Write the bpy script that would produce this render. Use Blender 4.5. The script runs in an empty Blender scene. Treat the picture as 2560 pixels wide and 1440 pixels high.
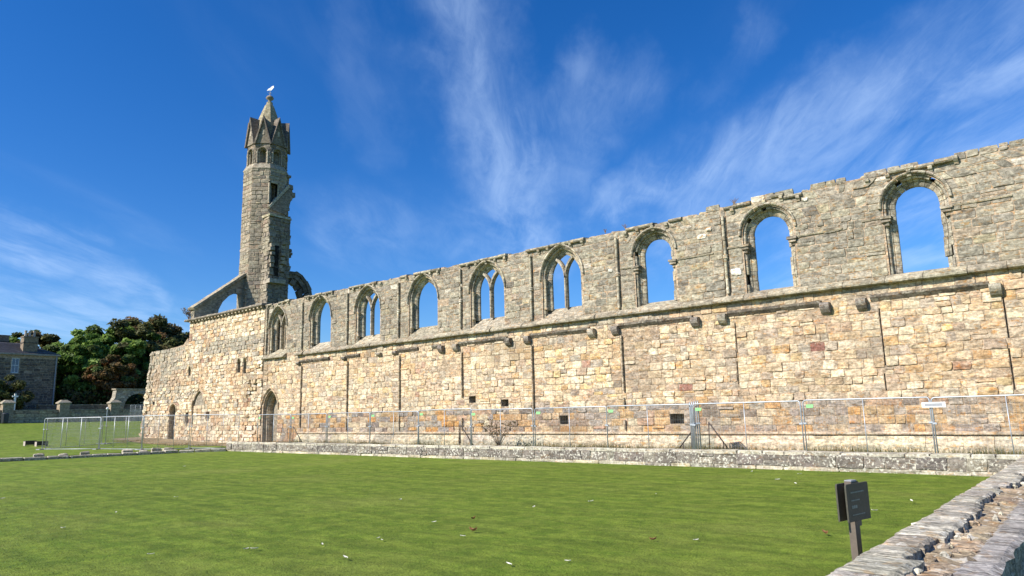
import bpy, math, random
import numpy as np
from mathutils import Vector, Matrix, noise
from mathutils.geometry import tessellate_polygon
R_ = math.radians
rng = random.Random(7)
scene = bpy.context.scene
COL = scene.collection

# ------------------------------------------------------------------ camera, sky, sun, exposure
EYE = Vector((0.0, 0.0, 1.75))
pitch, yaw, roll = R_(10.117), R_(40.14), R_(-1.29)
fw = Vector((-math.sin(yaw)*math.cos(pitch), math.cos(yaw)*math.cos(pitch), math.sin(pitch)))
rt = Vector((math.cos(yaw), math.sin(yaw), 0)); up = rt.cross(fw)
rt2 = math.cos(roll)*rt + math.sin(roll)*up; up2 = -math.sin(roll)*rt + math.cos(roll)*up
cam_d = bpy.data.cameras.new('camera'); cam = bpy.data.objects.new('camera', cam_d); COL.objects.link(cam)
cam.matrix_world = Matrix(((rt2.x, up2.x, -fw.x, EYE.x), (rt2.y, up2.y, -fw.y, EYE.y), (rt2.z, up2.z, -fw.z, EYE.z), (0, 0, 0, 1)))
cam_d.sensor_width = 36.0; cam_d.lens = 36.0*1757/2560; cam_d.clip_start = 0.1; cam_d.clip_end = 3000
scene.camera = cam

def to_px(p):
    d = Vector(p) - EYE; w = d.dot(fw)
    if w < .1: return None
    return 1280 + 1757*d.dot(rt2)/w, 722 - 1757*d.dot(up2)/w, w

SUN_AZ, SUN_EL = R_(21), R_(38)      # azimuth west of south
sun_dir = Vector((-math.sin(SUN_AZ)*math.cos(SUN_EL), -math.cos(SUN_AZ)*math.cos(SUN_EL), math.sin(SUN_EL)))
sd = bpy.data.lights.new('sun', 'SUN'); sd.energy = 5.0; sd.angle = R_(.53); sd.color = (1, .94, .84)
sun = bpy.data.objects.new('sun', sd); COL.objects.link(sun)
sun.rotation_euler = (-sun_dir).to_track_quat('-Z', 'Y').to_euler()
scene.view_settings.view_transform = 'Standard'; scene.view_settings.look = 'None'
scene.view_settings.gamma = 1; scene.view_settings.exposure = 0.62
scene.view_settings.use_curve_mapping = False

world = bpy.data.worlds.new('World'); scene.world = world; world.use_nodes = True
NT = world.node_tree; NT.nodes.clear()

class G:
    """tiny node-graph helper"""
    def __init__(s, nt): s.nt = nt
    def n(s, t, **k):
        nd = s.nt.nodes.new(t)
        for a, b in k.items(): setattr(nd, a, b)
        return nd
    def put(s, sock, v):
        if hasattr(v, 'is_output'): s.nt.links.new(v, sock)
        else: sock.default_value = v
    def m(s, op, a, b=0.0, c=0.0, clamp=False):
        nd = s.n('ShaderNodeMath', operation=op, use_clamp=clamp)
        for i, v in enumerate((a, b, c)): s.put(nd.inputs[i], v)
        return nd.outputs[0]
    def vm(s, op, a, b=(0, 0, 0), c=None, out=0):
        nd = s.n('ShaderNodeVectorMath', operation=op); s.put(nd.inputs[0], a)
        if op == 'SCALE': s.put(nd.inputs['Scale'], b)
        else: s.put(nd.inputs[1], b)
        return nd.outputs[out]
    def xyz(s, x, y, z):
        nd = s.n('ShaderNodeCombineXYZ')
        for i, v in enumerate((x, y, z)): s.put(nd.inputs[i], v)
        return nd.outputs[0]
    def sep(s, v):
        nd = s.n('ShaderNodeSeparateXYZ'); s.put(nd.inputs[0], v); return nd.outputs
    def noise(s, v, scale, detail=4, rough=.55, dist=0.0):
        nd = s.n('ShaderNodeTexNoise'); s.put(nd.inputs['Vector'], v)
        for k, val in (('Scale', scale), ('Detail', detail), ('Roughness', rough), ('Distortion', dist)): nd.inputs[k].default_value = val
        return nd.outputs[0]
    def ramp(s, v, lo, hi, a=0.0, b=1.0, smooth=True):
        nd = s.n('ShaderNodeMapRange'); nd.interpolation_type = 'SMOOTHSTEP' if smooth else 'LINEAR'
        for i, val in enumerate((v, lo, hi, a, b)): s.put(nd.inputs[i], val)
        return nd.outputs[0]
    def mix(s, f, a, b, mode='MIX'):
        nd = s.n('ShaderNodeMix', data_type='RGBA', blend_type=mode)
        s.put(nd.inputs[0], f); s.put(nd.inputs[6], a); s.put(nd.inputs[7], b)
        return nd.outputs[2]

g = G(NT)
sky = g.n('ShaderNodeTexSky'); sky.sky_type = 'NISHITA'; sky.sun_disc = False
sky.sun_elevation = SUN_EL
sky.sun_rotation = math.atan2(sun_dir.x, sun_dir.y)
sky.air_density = 1.0; sky.dust_density = 0.3; sky.ozone_density = 3.0; sky.altitude = 0
hs = g.n('ShaderNodeHueSaturation'); hs.inputs['Saturation'].default_value = 1.36; hs.inputs['Value'].default_value = 1.0
NT.links.new(sky.outputs[0], hs.inputs['Color'])
tc = g.n('ShaderNodeTexCoord'); dirv = tc.outputs['Generated']
dx, dy, dz = g.sep(dirv)
azd = g.m('MULTIPLY', g.m('ARCTAN2', dx, dy), 57.29578)
eld = g.m('MULTIPLY', g.m('ARCSINE', dz), 57.29578)
# cirrus layer: coordinates on a high flat sheet, stretched along the wind
zc = g.m('ADD', g.m('MAXIMUM', dz, 0.0), 0.06)
px_, py_ = g.m('DIVIDE', dx, zc), g.m('DIVIDE', dy, zc)
wa = R_(-38)
al = g.m('ADD', g.m('MULTIPLY', px_, math.sin(wa)), g.m('MULTIPLY', py_, math.cos(wa)))
ac = g.m('SUBTRACT', g.m('MULTIPLY', px_, math.cos(wa)), g.m('MULTIPLY', py_, math.sin(wa)))
sheet = g.xyz(g.m('MULTIPLY', al, .55), g.m('MULTIPLY', ac, 1.6), 0.3)
fine = g.noise(sheet, 2.4, 6, .5, .9)
fib = g.noise(g.xyz(g.m('MULTIPLY', al, .8), g.m('MULTIPLY', ac, 3.4), 2.0), 4.5, 9, .7, 2.2)
broad = g.noise(sheet, .9, 4, .5, .6)
warp = g.noise(g.xyz(azd, eld, 0.0), .16, 5, .6)
warp2 = g.noise(g.xyz(azd, eld, 7.0), .16, 5, .6)
wx = g.m('ADD', azd, g.m('MULTIPLY', g.m('SUBTRACT', warp, .5), 9.0))
wy = g.m('ADD', eld, g.m('MULTIPLY', g.m('SUBTRACT', warp2, .5), 7.0))
def streak(pts, width, amp):
    tot = None
    for (ax, ay), (bx, by) in zip(pts[:-1], pts[1:]):
        vx, vy = bx-ax, by-ay; L2 = vx*vx+vy*vy
        qx, qy = g.m('SUBTRACT', wx, ax), g.m('SUBTRACT', wy, ay)
        t = g.m('DIVIDE', g.m('ADD', g.m('MULTIPLY', qx, vx), g.m('MULTIPLY', qy, vy)), L2, clamp=True)
        ex, ey = g.m('SUBTRACT', qx, g.m('MULTIPLY', t, vx)), g.m('SUBTRACT', qy, g.m('MULTIPLY', t, vy))
        d = g.m('SQRT', g.m('ADD', g.m('MULTIPLY', ex, ex), g.m('MULTIPLY', ey, ey)))
        mk = g.ramp(d, width, 0.0, 0.0, amp)
        tot = mk if tot is None else g.m('MAXIMUM', tot, mk)
    return tot
STREAKS = [([(-46.5, 36), (-44.9, 32.5), (-41.5, 25.2), (-39.6, 18), (-38.4, 14)], 4.2, .85),
           ([(-41.5, 24.8), (-36, 23.5), (-29, 24.8)], 3.0, .5), ([(-33, 27), (-35.5, 19)], 2.6, .45),
           ([(-32, 15.2), (-21, 19.4), (-9, 22), (4, 22)], 3.4, .95), ([(-27, 14.5), (-14, 17.6), (-2.4, 17.2), (10, 17)], 3.8, .8),
           ([(-16, 11), (-3, 13), (10, 13)], 4.0, .8), ([(-23.5, 24.2), (-18.7, 29)], 1.4, .35),
           ([(-84, 15), (-77, 12.3), (-72.8, 10.8), (-68, 8)], 2.0, .85), ([(-84, 7.5), (-76.6, 7.2), (-69, 6.2), (-60, 5)], 3.0, .85),
           ([(-53.6, 33), (-51.4, 21)], 2.2, .16), ([(-53, 15), (-41, 14)], 3.6, .3), ([(-1.3, 25.6), (-11, 22.6)], 3.0, .55)]
msk = None
for pts, wd, amp in STREAKS:
    s_ = streak(pts, wd*1.5, amp); msk = s_ if msk is None else g.m('MAXIMUM', msk, s_)
tex = g.m('ADD', g.m('MULTIPLY', fine, .85), g.m('MULTIPLY', fib, .25))
tex = g.ramp(tex, .34, .84)
cl = g.m('MULTIPLY', msk, g.m('ADD', g.m('MULTIPLY', tex, .95), .10))
# the same thin cirrus everywhere, and the pale air low down
cl = g.m('ADD', cl, g.m('MULTIPLY', g.ramp(broad, .5, .8, 0, .18), tex))
cl = g.m('MINIMUM', g.m('MULTIPLY', cl, .54), .65)
white = g.mix(0.0, (4.6, 6.2, 8.8, 1), (1, 1, 1, 1))
skyc = g.mix(cl, g.mix(1.0, hs.outputs[0], (.68, .86, 1.15, 1), 'MULTIPLY'), white)
bg = g.n('ShaderNodeBackground'); g.put(bg.inputs['Color'], skyc); bg.inputs['Strength'].default_value = 0.089
wo = g.n('ShaderNodeOutputWorld'); NT.links.new(bg.outputs[0], wo.inputs[0])

# ------------------------------------------------------------------ materials
def new_mat(name):
    m = bpy.data.materials.new(name); m.use_nodes = True
    nt = m.node_tree; b = nt.nodes['Principled BSDF']
    return m, G(nt), b
def stone_mat(name, stain=.5, grain=14.0, bump=.5, lichen=0.0, lichen_col=(.62, .58, .48, 1), spots=8.0, strata=0.0, vein=.6, con=1.0, lth=.56, dark=(.07, .06, .05, 1)):
    m, g, b = new_mat(name)
    at = g.n('ShaderNodeAttribute'); at.attribute_name = 'col'
    pos = g.n('ShaderNodeNewGeometry').outputs['Position']
    n1 = g.noise(pos, .55, 5, .6); bed = g.vm('MULTIPLY', pos, (1.0, 1.0, 2.3)); n2 = g.noise(bed, 3.6, 6, .68, .5); n3 = g.noise(pos, grain, 6, .7)
    c = g.mix(1.0, at.outputs['Color'], g.ramp(n2, .30, .70, 1-.42*con, 1+.30*con), 'MULTIPLY')
    c = g.mix(1.0, c, g.ramp(n3, .28, .72, 1-.30*con, 1+.24*con), 'MULTIPLY')
    nv = g.noise(bed, 4.2, 5, .62, 1.4); nw_ = g.noise(g.vm('ADD', bed, (11, 3, 7)), 2.9, 6, .66, 1.0)
    c = g.mix(g.m('MULTIPLY', g.ramp(nv, .54, .66), vein), c, g.mix(1.0, c, (1.06, .76, .47, 1), 'MULTIPLY'))
    c = g.mix(g.m('MULTIPLY', g.ramp(nw_, .56, .70), vein), c, g.mix(1.0, c, (.56, .52, .48, 1), 'MULTIPLY'))
    stn = g.m('MULTIPLY', g.ramp(n1, .52, .74), stain)
    c = g.mix(g.m('MULTIPLY', stn, g.ramp(n2, .35, .6)), c, dark)
    hb = g.m('ADD', g.m('MULTIPLY', n3, .6), g.m('MULTIPLY', n2, .9))
    if strata:
        px, py, pz = g.sep(pos)
        sv = g.noise(g.xyz(g.m('MULTIPLY', px, 2.2), g.m('MULTIPLY', py, 22.0), g.m('MULTIPLY', pz, 40.0)), 1.0, 6, .7, .8)
        c = g.mix(1.0, c, g.ramp(sv, .32, .68, 1-.62*strata, 1+.42*strata), 'MULTIPLY')
        hb = g.m('ADD', hb, g.m('MULTIPLY', sv, 1.1*strata))
    if lichen:
        l1 = g.noise(pos, spots, 5, .6, .3); l2 = g.noise(pos, spots*.22, 4, .5)
        lk = g.m('MULTIPLY', g.ramp(l1, lth, lth+.07), g.ramp(l2, .30, .56))
        c = g.mix(g.m('MULTIPLY', lk, lichen), c, lichen_col)
    g.put(b.inputs['Base Color'], c); b.inputs['Roughness'].default_value = .93
    b.inputs['Specular IOR Level'].default_value = .2
    bp = g.n('ShaderNodeBump'); bp.inputs['Strength'].default_value = bump; bp.inputs['Distance'].default_value = .035
    g.put(bp.inputs['Height'], hb); g.put(b.inputs['Normal'], bp.outputs[0])
    return m
M_ASH = stone_mat('warm_sandstone', .5, 13, .7, .30, (.70, .64, .50, 1), 6, vein=1.0, con=1.2)
M_TUR = stone_mat('turret_sandstone', .6, 6, .6, .2, (.5, .47, .38, 1), 3)
M_LICH = stone_mat('lichened_rubble', .7, 16, .9, .95, (.60, .57, .48, 1), 13, lth=.53)
M_STRATA = stone_mat('flaking_sandstone', .45, 22, .7, .75, (.60, .57, .50, 1), 10, 1.0)
M_FAR = stone_mat('far_rubble', .6, 4, .6, .3, (.36, .32, .25, 1), 2)
def plain_mat(name, col, rough=.6, metal=0.0, var=.15, scale=20.0, bump=0.0, spec=.5):
    m, g, b = new_mat(name)
    pos = g.n('ShaderNodeNewGeometry').outputs['Position']
    n = g.noise(pos, scale, 4, .6)
    c = g.mix(1.0, (*col, 1), g.ramp(n, .25, .75, 1-var, 1+var), 'MULTIPLY')
    g.put(b.inputs['Base Color'], c); b.inputs['Roughness'].default_value = rough; b.inputs['Metallic'].default_value = metal
    b.inputs['Specular IOR Level'].default_value = spec
    if bump:
        bp = g.n('ShaderNodeBump'); bp.inputs['Strength'].default_value = bump; bp.inputs['Distance'].default_value = .02
        g.put(bp.inputs['Height'], n); g.put(b.inputs['Normal'], bp.outputs[0])
    return m
M_GALV = plain_mat('galvanised_steel', (.42, .45, .48), .5, .55, .15, 6)
M_BRACE = plain_mat('rusted_strut', (.07, .05, .045), .7, .2)
M_GREEN = plain_mat('green_tag_plastic', (.22, .50, .20), .6)
M_WHITE = plain_mat('white_paint', (.78, .78, .76), .5, 0, .06)
M_SIGN = plain_mat('bronze_green_plate', (.060, .056, .040), .55, 0, .2, 30)
M_POST = plain_mat('brown_painted_post', (.12, .095, .075), .55, 0, .15, 14)
M_LETTER = plain_mat('worn_lettering', (.24, .27, .23), .6)
M_SLATE = plain_mat('slate', (.075, .07, .075), .6, 0, .3, 3, .4)
M_LEAD = plain_mat('lead_flashing', (.30, .31, .33), .55, 0, .1)
M_GLASS = plain_mat('window_glass', (.05, .09, .16), .08, 0, .1, 1, 0, .8)
M_BENCH = plain_mat('dark_timber', (.035, .032, .03), .7, 0, .2, 9)
M_POT = plain_mat('buff_clay', (.42, .36, .30), .7)
M_BARK = plain_mat('bark', (.06, .045, .035), .9, 0, .3, 6, .5)
M_FEATH = plain_mat('pale_litter', (.68, .66, .58), .8, 0, .1)
M_BLEAF = plain_mat('brown_leaf', (.22, .10, .04), .8, 0, .2)
M_TWIG = plain_mat('dry_twig', (.20, .13, .075), .9, 0, .3)
M_BIN = plain_mat('dark_plastic', (.02, .025, .03), .5)

def leaf_mat(name, tr_=.4):
    m, g, b = new_mat(name)
    at = g.n('ShaderNodeAttribute'); at.attribute_name = 'col'
    g.put(b.inputs['Base Color'], at.outputs['Color']); b.inputs['Roughness'].default_value = .65
    b.inputs['Specular IOR Level'].default_value = .25
    tr = g.n('ShaderNodeBsdfTranslucent'); g.put(tr.inputs['Color'], at.outputs['Color'])
    mx = g.n('ShaderNodeMixShader'); mx.inputs[0].default_value = tr_
    g.nt.links.new(b.outputs[0], mx.inputs[1]); g.nt.links.new(tr.outputs[0], mx.inputs[2])
    out = [n for n in g.nt.nodes if n.type == 'OUTPUT_MATERIAL'][0]; g.nt.links.new(mx.outputs[0], out.inputs[0])
    return m
M_LEAF = leaf_mat('foliage'); M_BLADE = leaf_mat('grass_blade', 0.0)
_g = G(M_BLADE.node_tree); _g.put(M_BLADE.node_tree.nodes['Principled BSDF'].inputs['Normal'], _g.xyz(0.0, 0.0, 1.0))
def grass_mat():
    m, g, b = new_mat('mown_grass')
    pos = g.n('ShaderNodeNewGeometry').outputs['Position']
    n1 = g.noise(pos, .35, 5, .6); n2 = g.noise(pos, 2.6, 5, .6); n3 = g.noise(pos, 38, 5, .7)
    n4 = g.noise(pos, 9, 4, .6)
    c = g.mix(g.ramp(n2, .35, .68), (.101, .158, .015, 1), (.170, .226, .027, 1))
    c = g.mix(g.m('MULTIPLY', g.ramp(n1, .45, .7), .55), c, (.192, .222, .042, 1))
    px, py, pz = g.sep(pos)
    band = g.noise(g.xyz(g.m('MULTIPLY', px, .5), g.m('MULTIPLY', py, 2.2), 0.0), 1.3, 5, .65, .6)
    c = g.mix(1.0, c, g.ramp(n3, .3, .7, .68, 1.30), 'MULTIPLY')
    c = g.mix(1.0, c, g.ramp(n4, .3, .7, .86, 1.12), 'MULTIPLY')
    c = g.mix(1.0, c, g.ramp(band, .34, .66, .82, 1.16), 'MULTIPLY')
    g.put(b.inputs['Base Color'], c); b.inputs['Roughness'].default_value = .8; b.inputs['Specular IOR Level'].default_value = .15
    bp = g.n('ShaderNodeBump'); bp.inputs['Strength'].default_value = .7; bp.inputs['Distance'].default_value = .03
    g.put(bp.inputs['Height'], g.m('ADD', n3, n4)); g.put(b.inputs['Normal'], bp.outputs[0])
    return m
M_GRASS = grass_mat()
M_EARTH = plain_mat('dry_earth', (.22, .16, .085), .95, 0, .4, 7, .5)

# ------------------------------------------------------------------ mesh helpers
WL = {}
def tag(o, label=None, cat=None, group=None, kind=None):
    if label: o['label'] = label
    if cat: o['category'] = cat
    if group: o['group'] = group
    if kind: o['kind'] = kind
    return o
def empty(name, loc, label=None, cat=None, group=None):
    o = bpy.data.objects.new(name, None); COL.objects.link(o); o.location = loc; o.empty_display_size = .3
    WL[o] = Vector(loc); return tag(o, label, cat, group)
class MB:
    def __init__(s): s.v, s.f, s.c = [], [], []
    def add(s, verts, faces, col=(.5, .5, .5)):
        b = len(s.v); s.v += [tuple(p) for p in verts]; s.f += [tuple(i+b for i in f) for f in faces]
        s.c += [col]*len(verts); return s
    def box(s, x0, x1, y0, y1, z0, z1, col=(.5, .5, .5), j=0.0):
        J = lambda: rng.uniform(-j, j) if j else 0
        vs = [(x+J(), y+J(), z+J()) for z in (z0, z1) for x, y in ((x0, y0), (x1, y0), (x1, y1), (x0, y1))]
        return s.add(vs, [(3, 2, 1, 0), (4, 5, 6, 7), (0, 1, 5, 4), (1, 2, 6, 5), (2, 3, 7, 6), (3, 0, 4, 7)], col)
    def tube(s, pts, r, n=6, col=(.5, .5, .5), cap=True):
        pts = [Vector(p) for p in pts]; rs = r if isinstance(r, (list, tuple)) else [r]*len(pts)
        vs = []; fs = []
        for i, p in enumerate(pts):
            d = (pts[min(i+1, len(pts)-1)]-pts[max(i-1, 0)]).normalized()
            a = d.orthogonal().normalized() if i == 0 else (a - d*a.dot(d)).normalized()
            b = d.cross(a)
            vs += [p+(a*math.cos(t)+b*math.sin(t))*rs[i] for t in [2*math.pi*k/n for k in range(n)]]
        for i in range(len(pts)-1):
            for k in range(n): fs.append((i*n+k, i*n+(k+1) % n, (i+1)*n+(k+1) % n, (i+1)*n+k))
        if cap: fs += [tuple(range(n-1, -1, -1)), tuple(range((len(pts)-1)*n, len(pts)*n))]
        return s.add(vs, fs, col)
    def lathe(s, c, prof, n=10, col=(.5, .5, .5)):
        vs = [(c[0]+r*math.cos(2*math.pi*k/n), c[1]+r*math.sin(2*math.pi*k/n), z) for r, z in prof for k in range(n)]
        fs = [(i*n+k, i*n+(k+1) % n, (i+1)*n+(k+1) % n, (i+1)*n+k) for i in range(len(prof)-1) for k in range(n)]
        fs += [tuple(range(n-1, -1, -1)), tuple(range((len(prof)-1)*n, len(prof)*n))]
        return s.add(vs, fs, col)
    def prism(s, poly, M, d0, d1, col=(.5, .5, .5)):
        """poly in plane coords, extruded from d0 to d1 through the mapping M(a,b,d)"""
        n = len(poly); vs = [M(a, b, d0) for a, b in poly]+[M(a, b, d1) for a, b in poly]
        tri = tessellate_polygon([[Vector((a, b, 0)) for a, b in poly]])
        fs = [tuple(t) for t in tri]+[tuple(i+n for i in reversed(t)) for t in tri]
        fs += [(i, (i+1) % n, (i+1) % n+n, i+n) for i in range(n)]
        return s.add(vs, fs, col)
    def build(s, name, mat, parent=None, smooth=False, origin=None, kind=None):
        if not s.v: return None
        V = np.array(s.v, dtype=np.float64)
        if origin is None:
            lo, hi = V.min(0), V.max(0); origin = ((lo[0]+hi[0])/2, (lo[1]+hi[1])/2, lo[2])
        origin = Vector(origin); V -= np.array(origin)
        me = bpy.data.meshes.new(name); me.from_pydata(V.tolist(), [], s.f); 
        at = me.attributes.new('col', 'FLOAT_COLOR', 'POINT')
        at.data.foreach_set('color', np.array([(*c[:3], 1.0) for c in s.c], dtype=np.float32).ravel())
        if smooth: me.polygons.foreach_set('use_smooth', [True]*len(me.polygons))
        me.materials.append(mat); me.validate(); me.update()
        o = bpy.data.objects.new(name, me); COL.objects.link(o)
        o.location = origin - (WL[parent] if parent else Vector((0, 0, 0)))
        WL[o] = origin
        if parent: o.parent = parent
        if kind: o['kind'] = kind
        return o
def fix_normals(o):
    import bmesh
    bm = bmesh.new(); bm.from_mesh(o.data); bmesh.ops.recalc_face_normals(bm, faces=bm.faces); bm.to_mesh(o.data); bm.free()
def U(a, b): return rng.uniform(a, b)
def tint(c, v=.12, h=.018):
    k = 1+U(-v, v); return tuple(max(.01, x*k*(1+U(-h, h))) for x in c)
def nz(x, y=0.0, z=0.0): return noise.noise(Vector((x, y, z)))

# a dressed or worn stone: quad (4 corners in plane coords, from bottom left), 24+1 verts
def stone(mb, q, M, prot, col, bev=.025, rnd=.03, tilt=.012, jit=.012):
    cx = sum(p[0] for p in q)/4; cy = sum(p[1] for p in q)/4
    hw = max(.02, (abs(q[1][0]-q[0][0])+abs(q[2][0]-q[3][0]))/4); hh = max(.02, (abs(q[3][1]-q[0][1])+abs(q[2][1]-q[1][1]))/4)
    m = min(hw, hh); bev = min(bev, m*.5); rnd = min(rnd, m*.5); ring = []
    for i in range(4):
        p, n = q[i], q[(i+1) % 4]
        d = Vector((cx-p[0], cy-p[1])); d.normalize()
        k_ = U(.15, 1.0); ring.append((p[0]+d.x*rnd*k_, p[1]+d.y*rnd*k_))
        ring.append(((p[0]+n[0])/2+U(-jit, jit)*.6, (p[1]+n[1])/2+U(-jit, jit)*.6))
    ta, tb = U(-tilt, tilt), U(-tilt, tilt); vs = []
    for a, b in ring: vs.append(M(a, b, -.07))
    for a, b in ring: vs.append(M(a, b, max(-.03, prot-bev*U(.5, .9))))
    for a, b in ring:
        a2 = cx+(a-cx)*(1-bev/hw); b2 = cy+(b-cy)*(1-bev/hh)
        vs.append(M(a2, b2, prot+ta*(a2-cx)/hw+tb*(b2-cy)/hh+U(-jit, jit)*.35))
    vs.append(M(cx+U(-.2, .2)*hw, cy+U(-.2, .2)*hh, prot+U(-.004, .014)))
    fs = []
    for k in range(8):
        n = (k+1) % 8
        fs += [(k, n, 8+n, 8+k), (8+k, 8+n, 16+n, 16+k), (16+k, 16+n, 24)]
    mb.add(vs, fs, col)

# ------------------------------------------------------------------ openings in walls
class Op:
    def __init__(s, c, w, z0, zs, c0=0.0, rect=False, depth=None, blocked=False, o_core=.30, o_ex=.35):
        s.c, s.w, s.z0, s.zs, s.c0, s.rect = c, w, z0, zs, c0, rect
        s.depth, s.blocked, s.o_core, s.o_ex = depth, blocked, o_core, o_ex
    def hw(s, z, o):
        if z < s.z0-.001: return None
        if z <= s.zs: return s.w+o
        if s.rect: return None
        Rr = s.w+s.c0+o; dz = z-s.zs
        if dz >= Rr: return None
        h = math.sqrt(Rr*Rr-dz*dz)-s.c0
        return h if h > .001 else None
    def arc(s, t, o):
        """t 0..1 from the left springing over the crown to the right one"""
        Rr = s.w+s.c0+o; th = math.acos(s.c0/Rr)
        if t <= .5: a = math.pi-t*2*th; return s.c+s.c0+Rr*math.cos(a), s.zs+Rr*math.sin(a)
        a = (1-t)*2*th; return s.c-s.c0+Rr*math.cos(a), s.zs+Rr*math.sin(a)
    def apex(s, o): Rr = s.w+s.c0+o; return s.zs+math.sqrt(Rr*Rr-s.c0*s.c0)
    def loop(s, o, n=16, zb=None):
        zb = s.z0 if zb is None else zb
        if s.rect: return [(s.c-s.w-o, zb-o*0), (s.c-s.w-o, s.zs+o), (s.c+s.w+o, s.zs+o), (s.c+s.w+o, zb-o*0)]
        return [(s.c-s.w-o, zb)]+[s.arc(k/n, o) for k in range(n+1)]+[(s.c+s.w+o, zb)]

def core(outer, ops, M, thick, back_o=.17, mortar=(.41, .315, .22)):
    """solid wall with the openings cut right through it (or pocketed when blocked)"""
    mb = MB(); front = [list(outer)]+[op.loop(op.o_core) for op in ops]
    back = [list(outer)]+[op.loop(op.o_core+back_o) for op in ops if not op.blocked]
    for loops, d, rev in ((front, -.005, False), (back, -thick, True)):
        flat = [p for l in loops for p in l]
        tri = tessellate_polygon([[Vector((a, b, 0)) for a, b in l] for l in loops])
        mb.add([M(a, b, d) for a, b in flat], [tuple(reversed(t)) if rev else tuple(t) for t in tri], mortar)
    n = len(outer)
    mb.add([M(a, b, -.005) for a, b in outer]+[M(a, b, -thick) for a, b in outer], [(i, (i+1) % n, (i+1) % n+n, i+n) for i in range(n)], (.36, .33, .27))
    for op in ops:
        l = op.loop(op.o_core); l2 = l if op.blocked else op.loop(op.o_core+back_o); d = -op.depth if op.blocked else -thick; n = len(l)
        mb.add([M(a, b, -.005) for a, b in l]+[M(a, b, d) for a, b in l2], [(i, i+n, (i+1) % n+n, (i+1) % n) for i in range(n)], (.33, .29, .23))
        if op.blocked:
            tri = tessellate_polygon([[Vector((a, b, 0)) for a, b in l]])
            mb.add([M(a, b, d) for a, b in l], [tuple(t) for t in tri], (.30, .26, .20))
    return mb

def fill(courses, xa, xb, ops, top, wrange, colf, gap=.014, split=.07, miss=.008, slant=.012):
    """lays a rubble or ashlar face course by course; yields (quad, colour)"""
    for z0, z1 in zip(courses[:-1], courses[1:]):
        zm = (z0+z1)/2; cuts = []
        for op in ops:
            h0, h1, hm = op.hw(z0, op.o_ex), op.hw(z1, op.o_ex), op.hw(zm, op.o_ex)
            if h0 is None and h1 is None and hm is None: continue
            if op.rect: h0 = h1 = op.w+op.o_ex
            if h0 is None: h0 = hm if hm is not None else h1
            if h1 is None: h1 = 0.0 if hm is None else hm*.55
            cuts.append((op.c-h0, op.c-h1, op.c+h0, op.c+h1))
        cuts.sort(); l0, l1 = xa(z0), xa(z1); ivs = []
        for c in cuts: ivs.append((l0, l1, c[0], c[1])); l0, l1 = c[2], c[3]
        ivs.append((l0, l1, xb(z0), xb(z1)))
        for a0, a1, b0, b1 in ivs:
            L = ((b0+b1)-(a0+a1))/2
            if min(b0-a0, b1-a1) < .06: continue
            ws = []; t = 0
            while t < L: w = U(*wrange)*(1.0 if rng.random() > .12 else .6); ws.append(w); t += w
            if len(ws) > 1 and rng.random() < .5: ws.pop()
            k = 1/sum(ws); e = 0; prev = (a0, a1)
            for i, w in enumerate(ws):
                e += w*k; last = i == len(ws)-1
                nx = (b0, b1) if last else (a0+(b0-a0)*e+U(-slant, slant), a1+(b1-a1)*e+U(-slant, slant))
                mx = (prev[0]+nx[0]+prev[1]+nx[1])/4
                if z1 <= top(mx)+.07 and rng.random() > miss:
                    def q(za, zb):
                        fa, fb = (za-z0)/(z1-z0), (zb-z0)/(z1-z0); h = gap/2
                        j = lambda: U(-.008, .008)
                        return [(prev[0]+(prev[1]-prev[0])*fa+h, za+h+j()), (nx[0]+(nx[1]-nx[0])*fa-h, za+h+j()),
                                (nx[0]+(nx[1]-nx[0])*fb-h, zb-h+j()), (prev[0]+(prev[1]-prev[0])*fb+h, zb-h+j())]
                    if rng.random() < split and z1-z0 > .2:
                        zz = z0+(z1-z0)*U(.4, .6)
                        yield q(z0, zz), colf(mx, z0); yield q(zz, z1), colf(mx, z1)
                    else: yield q(z0, z1), colf(mx, zm)
                prev = nx
def mk_courses(z0, z1, lo, hi):
    zs = [z0]
    while zs[-1] < z1-lo*.8: zs.append(zs[-1]+U(lo, hi))
    k = (z1-z0)/(zs[-1]-z0); return [z0+(z-z0)*k for z in zs]
def lay(items, M, parent, mat, prot=(.0, .024), nmax=300, name='stone', rest='masonry', bev=.017, rough=None, budget=None):
    """the stones that show largest become parts of their own, the rest one part"""
    sc = []
    for i, (q, c) in enumerate(items):
        p = to_px(M((q[0][0]+q[2][0])/2, (q[0][1]+q[2][1])/2, 0))
        if p is None or not (-5 < p[0] < 2565 and -5 < p[1] < 1445): sc.append((0, i)); continue
        sc.append((abs(q[1][0]-q[0][0])*abs(q[3][1]-q[0][1])/p[2]**2, i))
    own = {i for s, i in sorted(sc, reverse=True)[:nmax] if s > 0}
    big = MB()
    for i, (q, c) in enumerate(items):
        mb = MB() if i in own else big
        pr = U(*prot)+(U(.005, .034) if rng.random() < .2 else 0); tl, jt = .008, .013
        if rough:
            r = rough((q[0][0]+q[2][0])/2, (q[0][1]+q[2][1])/2); pr += U(-.4, 1)*r; tl += .3*r; jt += .12*r
        stone(mb, q, M, pr, c, bev=bev*U(.6, 1.5), tilt=tl, jit=jt)
        if i in own: mb.build(name, mat, parent)
    if big.v: big.build(rest, mat, parent, kind='stuff')

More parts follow.
